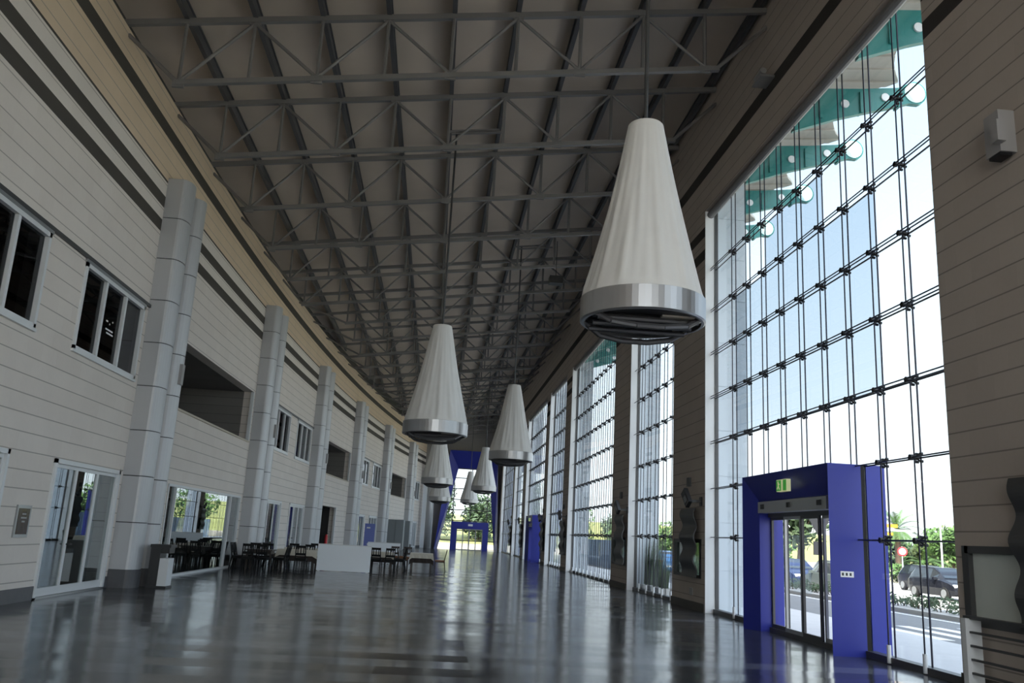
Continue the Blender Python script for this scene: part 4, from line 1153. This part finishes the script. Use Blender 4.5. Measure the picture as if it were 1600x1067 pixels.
for k, (x, y, h, lb) in enumerate(((31.9, 52, 6.4, 'slim street lamp post right of the near portal'), (33, 61, 5.6, 'slim street lamp post left of the tall palm'))):
    root = thing('street_lamp', lb, 'street lamp', (x, y, -.1), 0, 'street lamps across the road')
    MB().tube((x, y, -.1), (x, y, h), .06, 8, .04).build('post', 'white_metal', root); MB().bar((x, y, h), (x - 1.0, y, h + .1), .07, .05).build('arm', 'white_metal', root); B(x - 1.4, x - .8, y - .1, y + .1, h + .03, h + .14).build('lamp_head', 'white_metal', root)
# parked cars
def car(x, y, rz, paint, lab, L=4.0, Hh=1.52):
    root = thing('car', lab, 'car', (x, y, -.17), rz, 'cars parked across the road', world=False)
    k = L / 4.0; hh = Hh / 1.52
    # stations: x, z sill, z belt, z top, half width at belt, half width at top
    st = [(-2.0, .45, .60, .62, .60, .55), (-1.95, .28, .80, .88, .76, .66), (-1.7, .22, .90, 1.22, .82, .62), (-1.35, .20, .92, 1.46, .85, .60), (-.6, .20, .93, 1.52, .86, .61), (.2, .20, .93, 1.50, .86, .60),
          (.75, .20, .92, 1.25, .86, .62), (1.15, .20, .90, .98, .85, .70), (1.6, .22, .80, .85, .80, .68), (1.92, .28, .66, .70, .70, .58), (2.0, .42, .56, .57, .56, .50)]
    vs, fs = [], []
    for (sx, z0, zb, zt_, wb, wt) in st:
        sx *= k
        vs += [(sx, -wb * .92, z0), (sx, -wb, (z0 + zb) / 2), (sx, -wb, zb * hh), (sx, -wt, zt_ * hh), (sx, wt, zt_ * hh), (sx, wb, zb * hh), (sx, wb, (z0 + zb) / 2), (sx, wb * .92, z0)]
    for i in range(len(st) - 1):
        for j in range(8): fs.append((i * 8 + j, i * 8 + (j + 1) % 8, i * 8 + 8 + (j + 1) % 8, i * 8 + 8 + j))
    fs += [tuple(range(8)), tuple(range((len(st) - 1) * 8, len(st) * 8))]
    body = MB().add(vs, fs).build('body', paint, root, smooth=False)
    gl = MB()
    def side(i, f0, f1, g0, g1, s_):
        A, Bb = st[i], st[i + 1]
        def pt(S, fz): return (S[0] * k, s_ * ((S[4] + (S[5] - S[4]) * fz) + .012), (S[2] + (S[3] - S[2]) * fz) * hh)
        P0, P1 = pt(A, .1), pt(Bb, .1); P2, P3 = pt(Bb, .88), pt(A, .88)
        gl.quad(P0, P1, P2, P3)
    for s_ in (-1, 1):
        for i in (2, 3, 4, 5): side(i, 0, 0, 0, 0, s_)
    a, b = st[5], st[7]
    gl.quad((a[0] * k + .12, -.52, 1.47 * hh), (a[0] * k + .12, .52, 1.47 * hh), (b[0] * k - .05, .62, 1.04 * hh), (b[0] * k - .05, -.62, 1.04 * hh))
    gl.quad((-1.42 * k, -.5, 1.45 * hh), (-1.42 * k, .5, 1.45 * hh), (-1.80 * k, .58, 1.10 * hh), (-1.80 * k, -.58, 1.10 * hh))
    gl.build('window', 'car_glass', root)
    for sx in (-1.25, 1.3):
        for sy in (-.74, .74):
            o = MB().disc((sx * k, sy, .31), (0, 1, 0), .31, .2, 20).build('wheel', 'tyre', root)
            MB().disc((sx * k, sy * 1.14, .31), (0, 1, 0), .20, .06, 14).build('hub_cap', 'frame_grey', o)
    for sy in (-.52, .52):
        B(1.80 * k, 1.95 * k, sy - .17, sy + .17, .62, .76).build('headlight', 'white_metal', root)
        B(-1.98 * k, -1.86 * k, sy - .12, sy + .12, .70, .92).build('tail_light', 'red', root)
        B(.62 * k, .80 * k, sy * 1.78 - .08, sy * 1.78 + .08, .93, 1.06).build('mirror', paint, root)
    B(1.97 * k, 2.02 * k, -.26, .26, .38, .49).build('number_plate', 'white', root); B(-2.02 * k, -1.97 * k, -.26, .26, .5, .61).build('number_plate', 'white', root)
car(25.3, 41.2, -PI / 2, 'car_black', 'black hatchback seen through the glass right of the nearest portal')
car(29.2, 49.2, -PI / 2, 'car_black', 'dark car half hidden behind the black hatchback')
car(19.6, 40.9, PI / 2, 'car_grey', 'grey-green car nearest to the portal doors')
car(19.9, 46.6, -PI / 2, 'car_blue', 'navy blue car left of the grey-green car behind the portal doors')
car(23.2, 48.0, -PI / 2, 'car_black', 'dark car behind the navy and grey-green cars')
car(15.3, 57.0, PI / 2, 'car_sky', 'light blue car seen through the second glass bay')
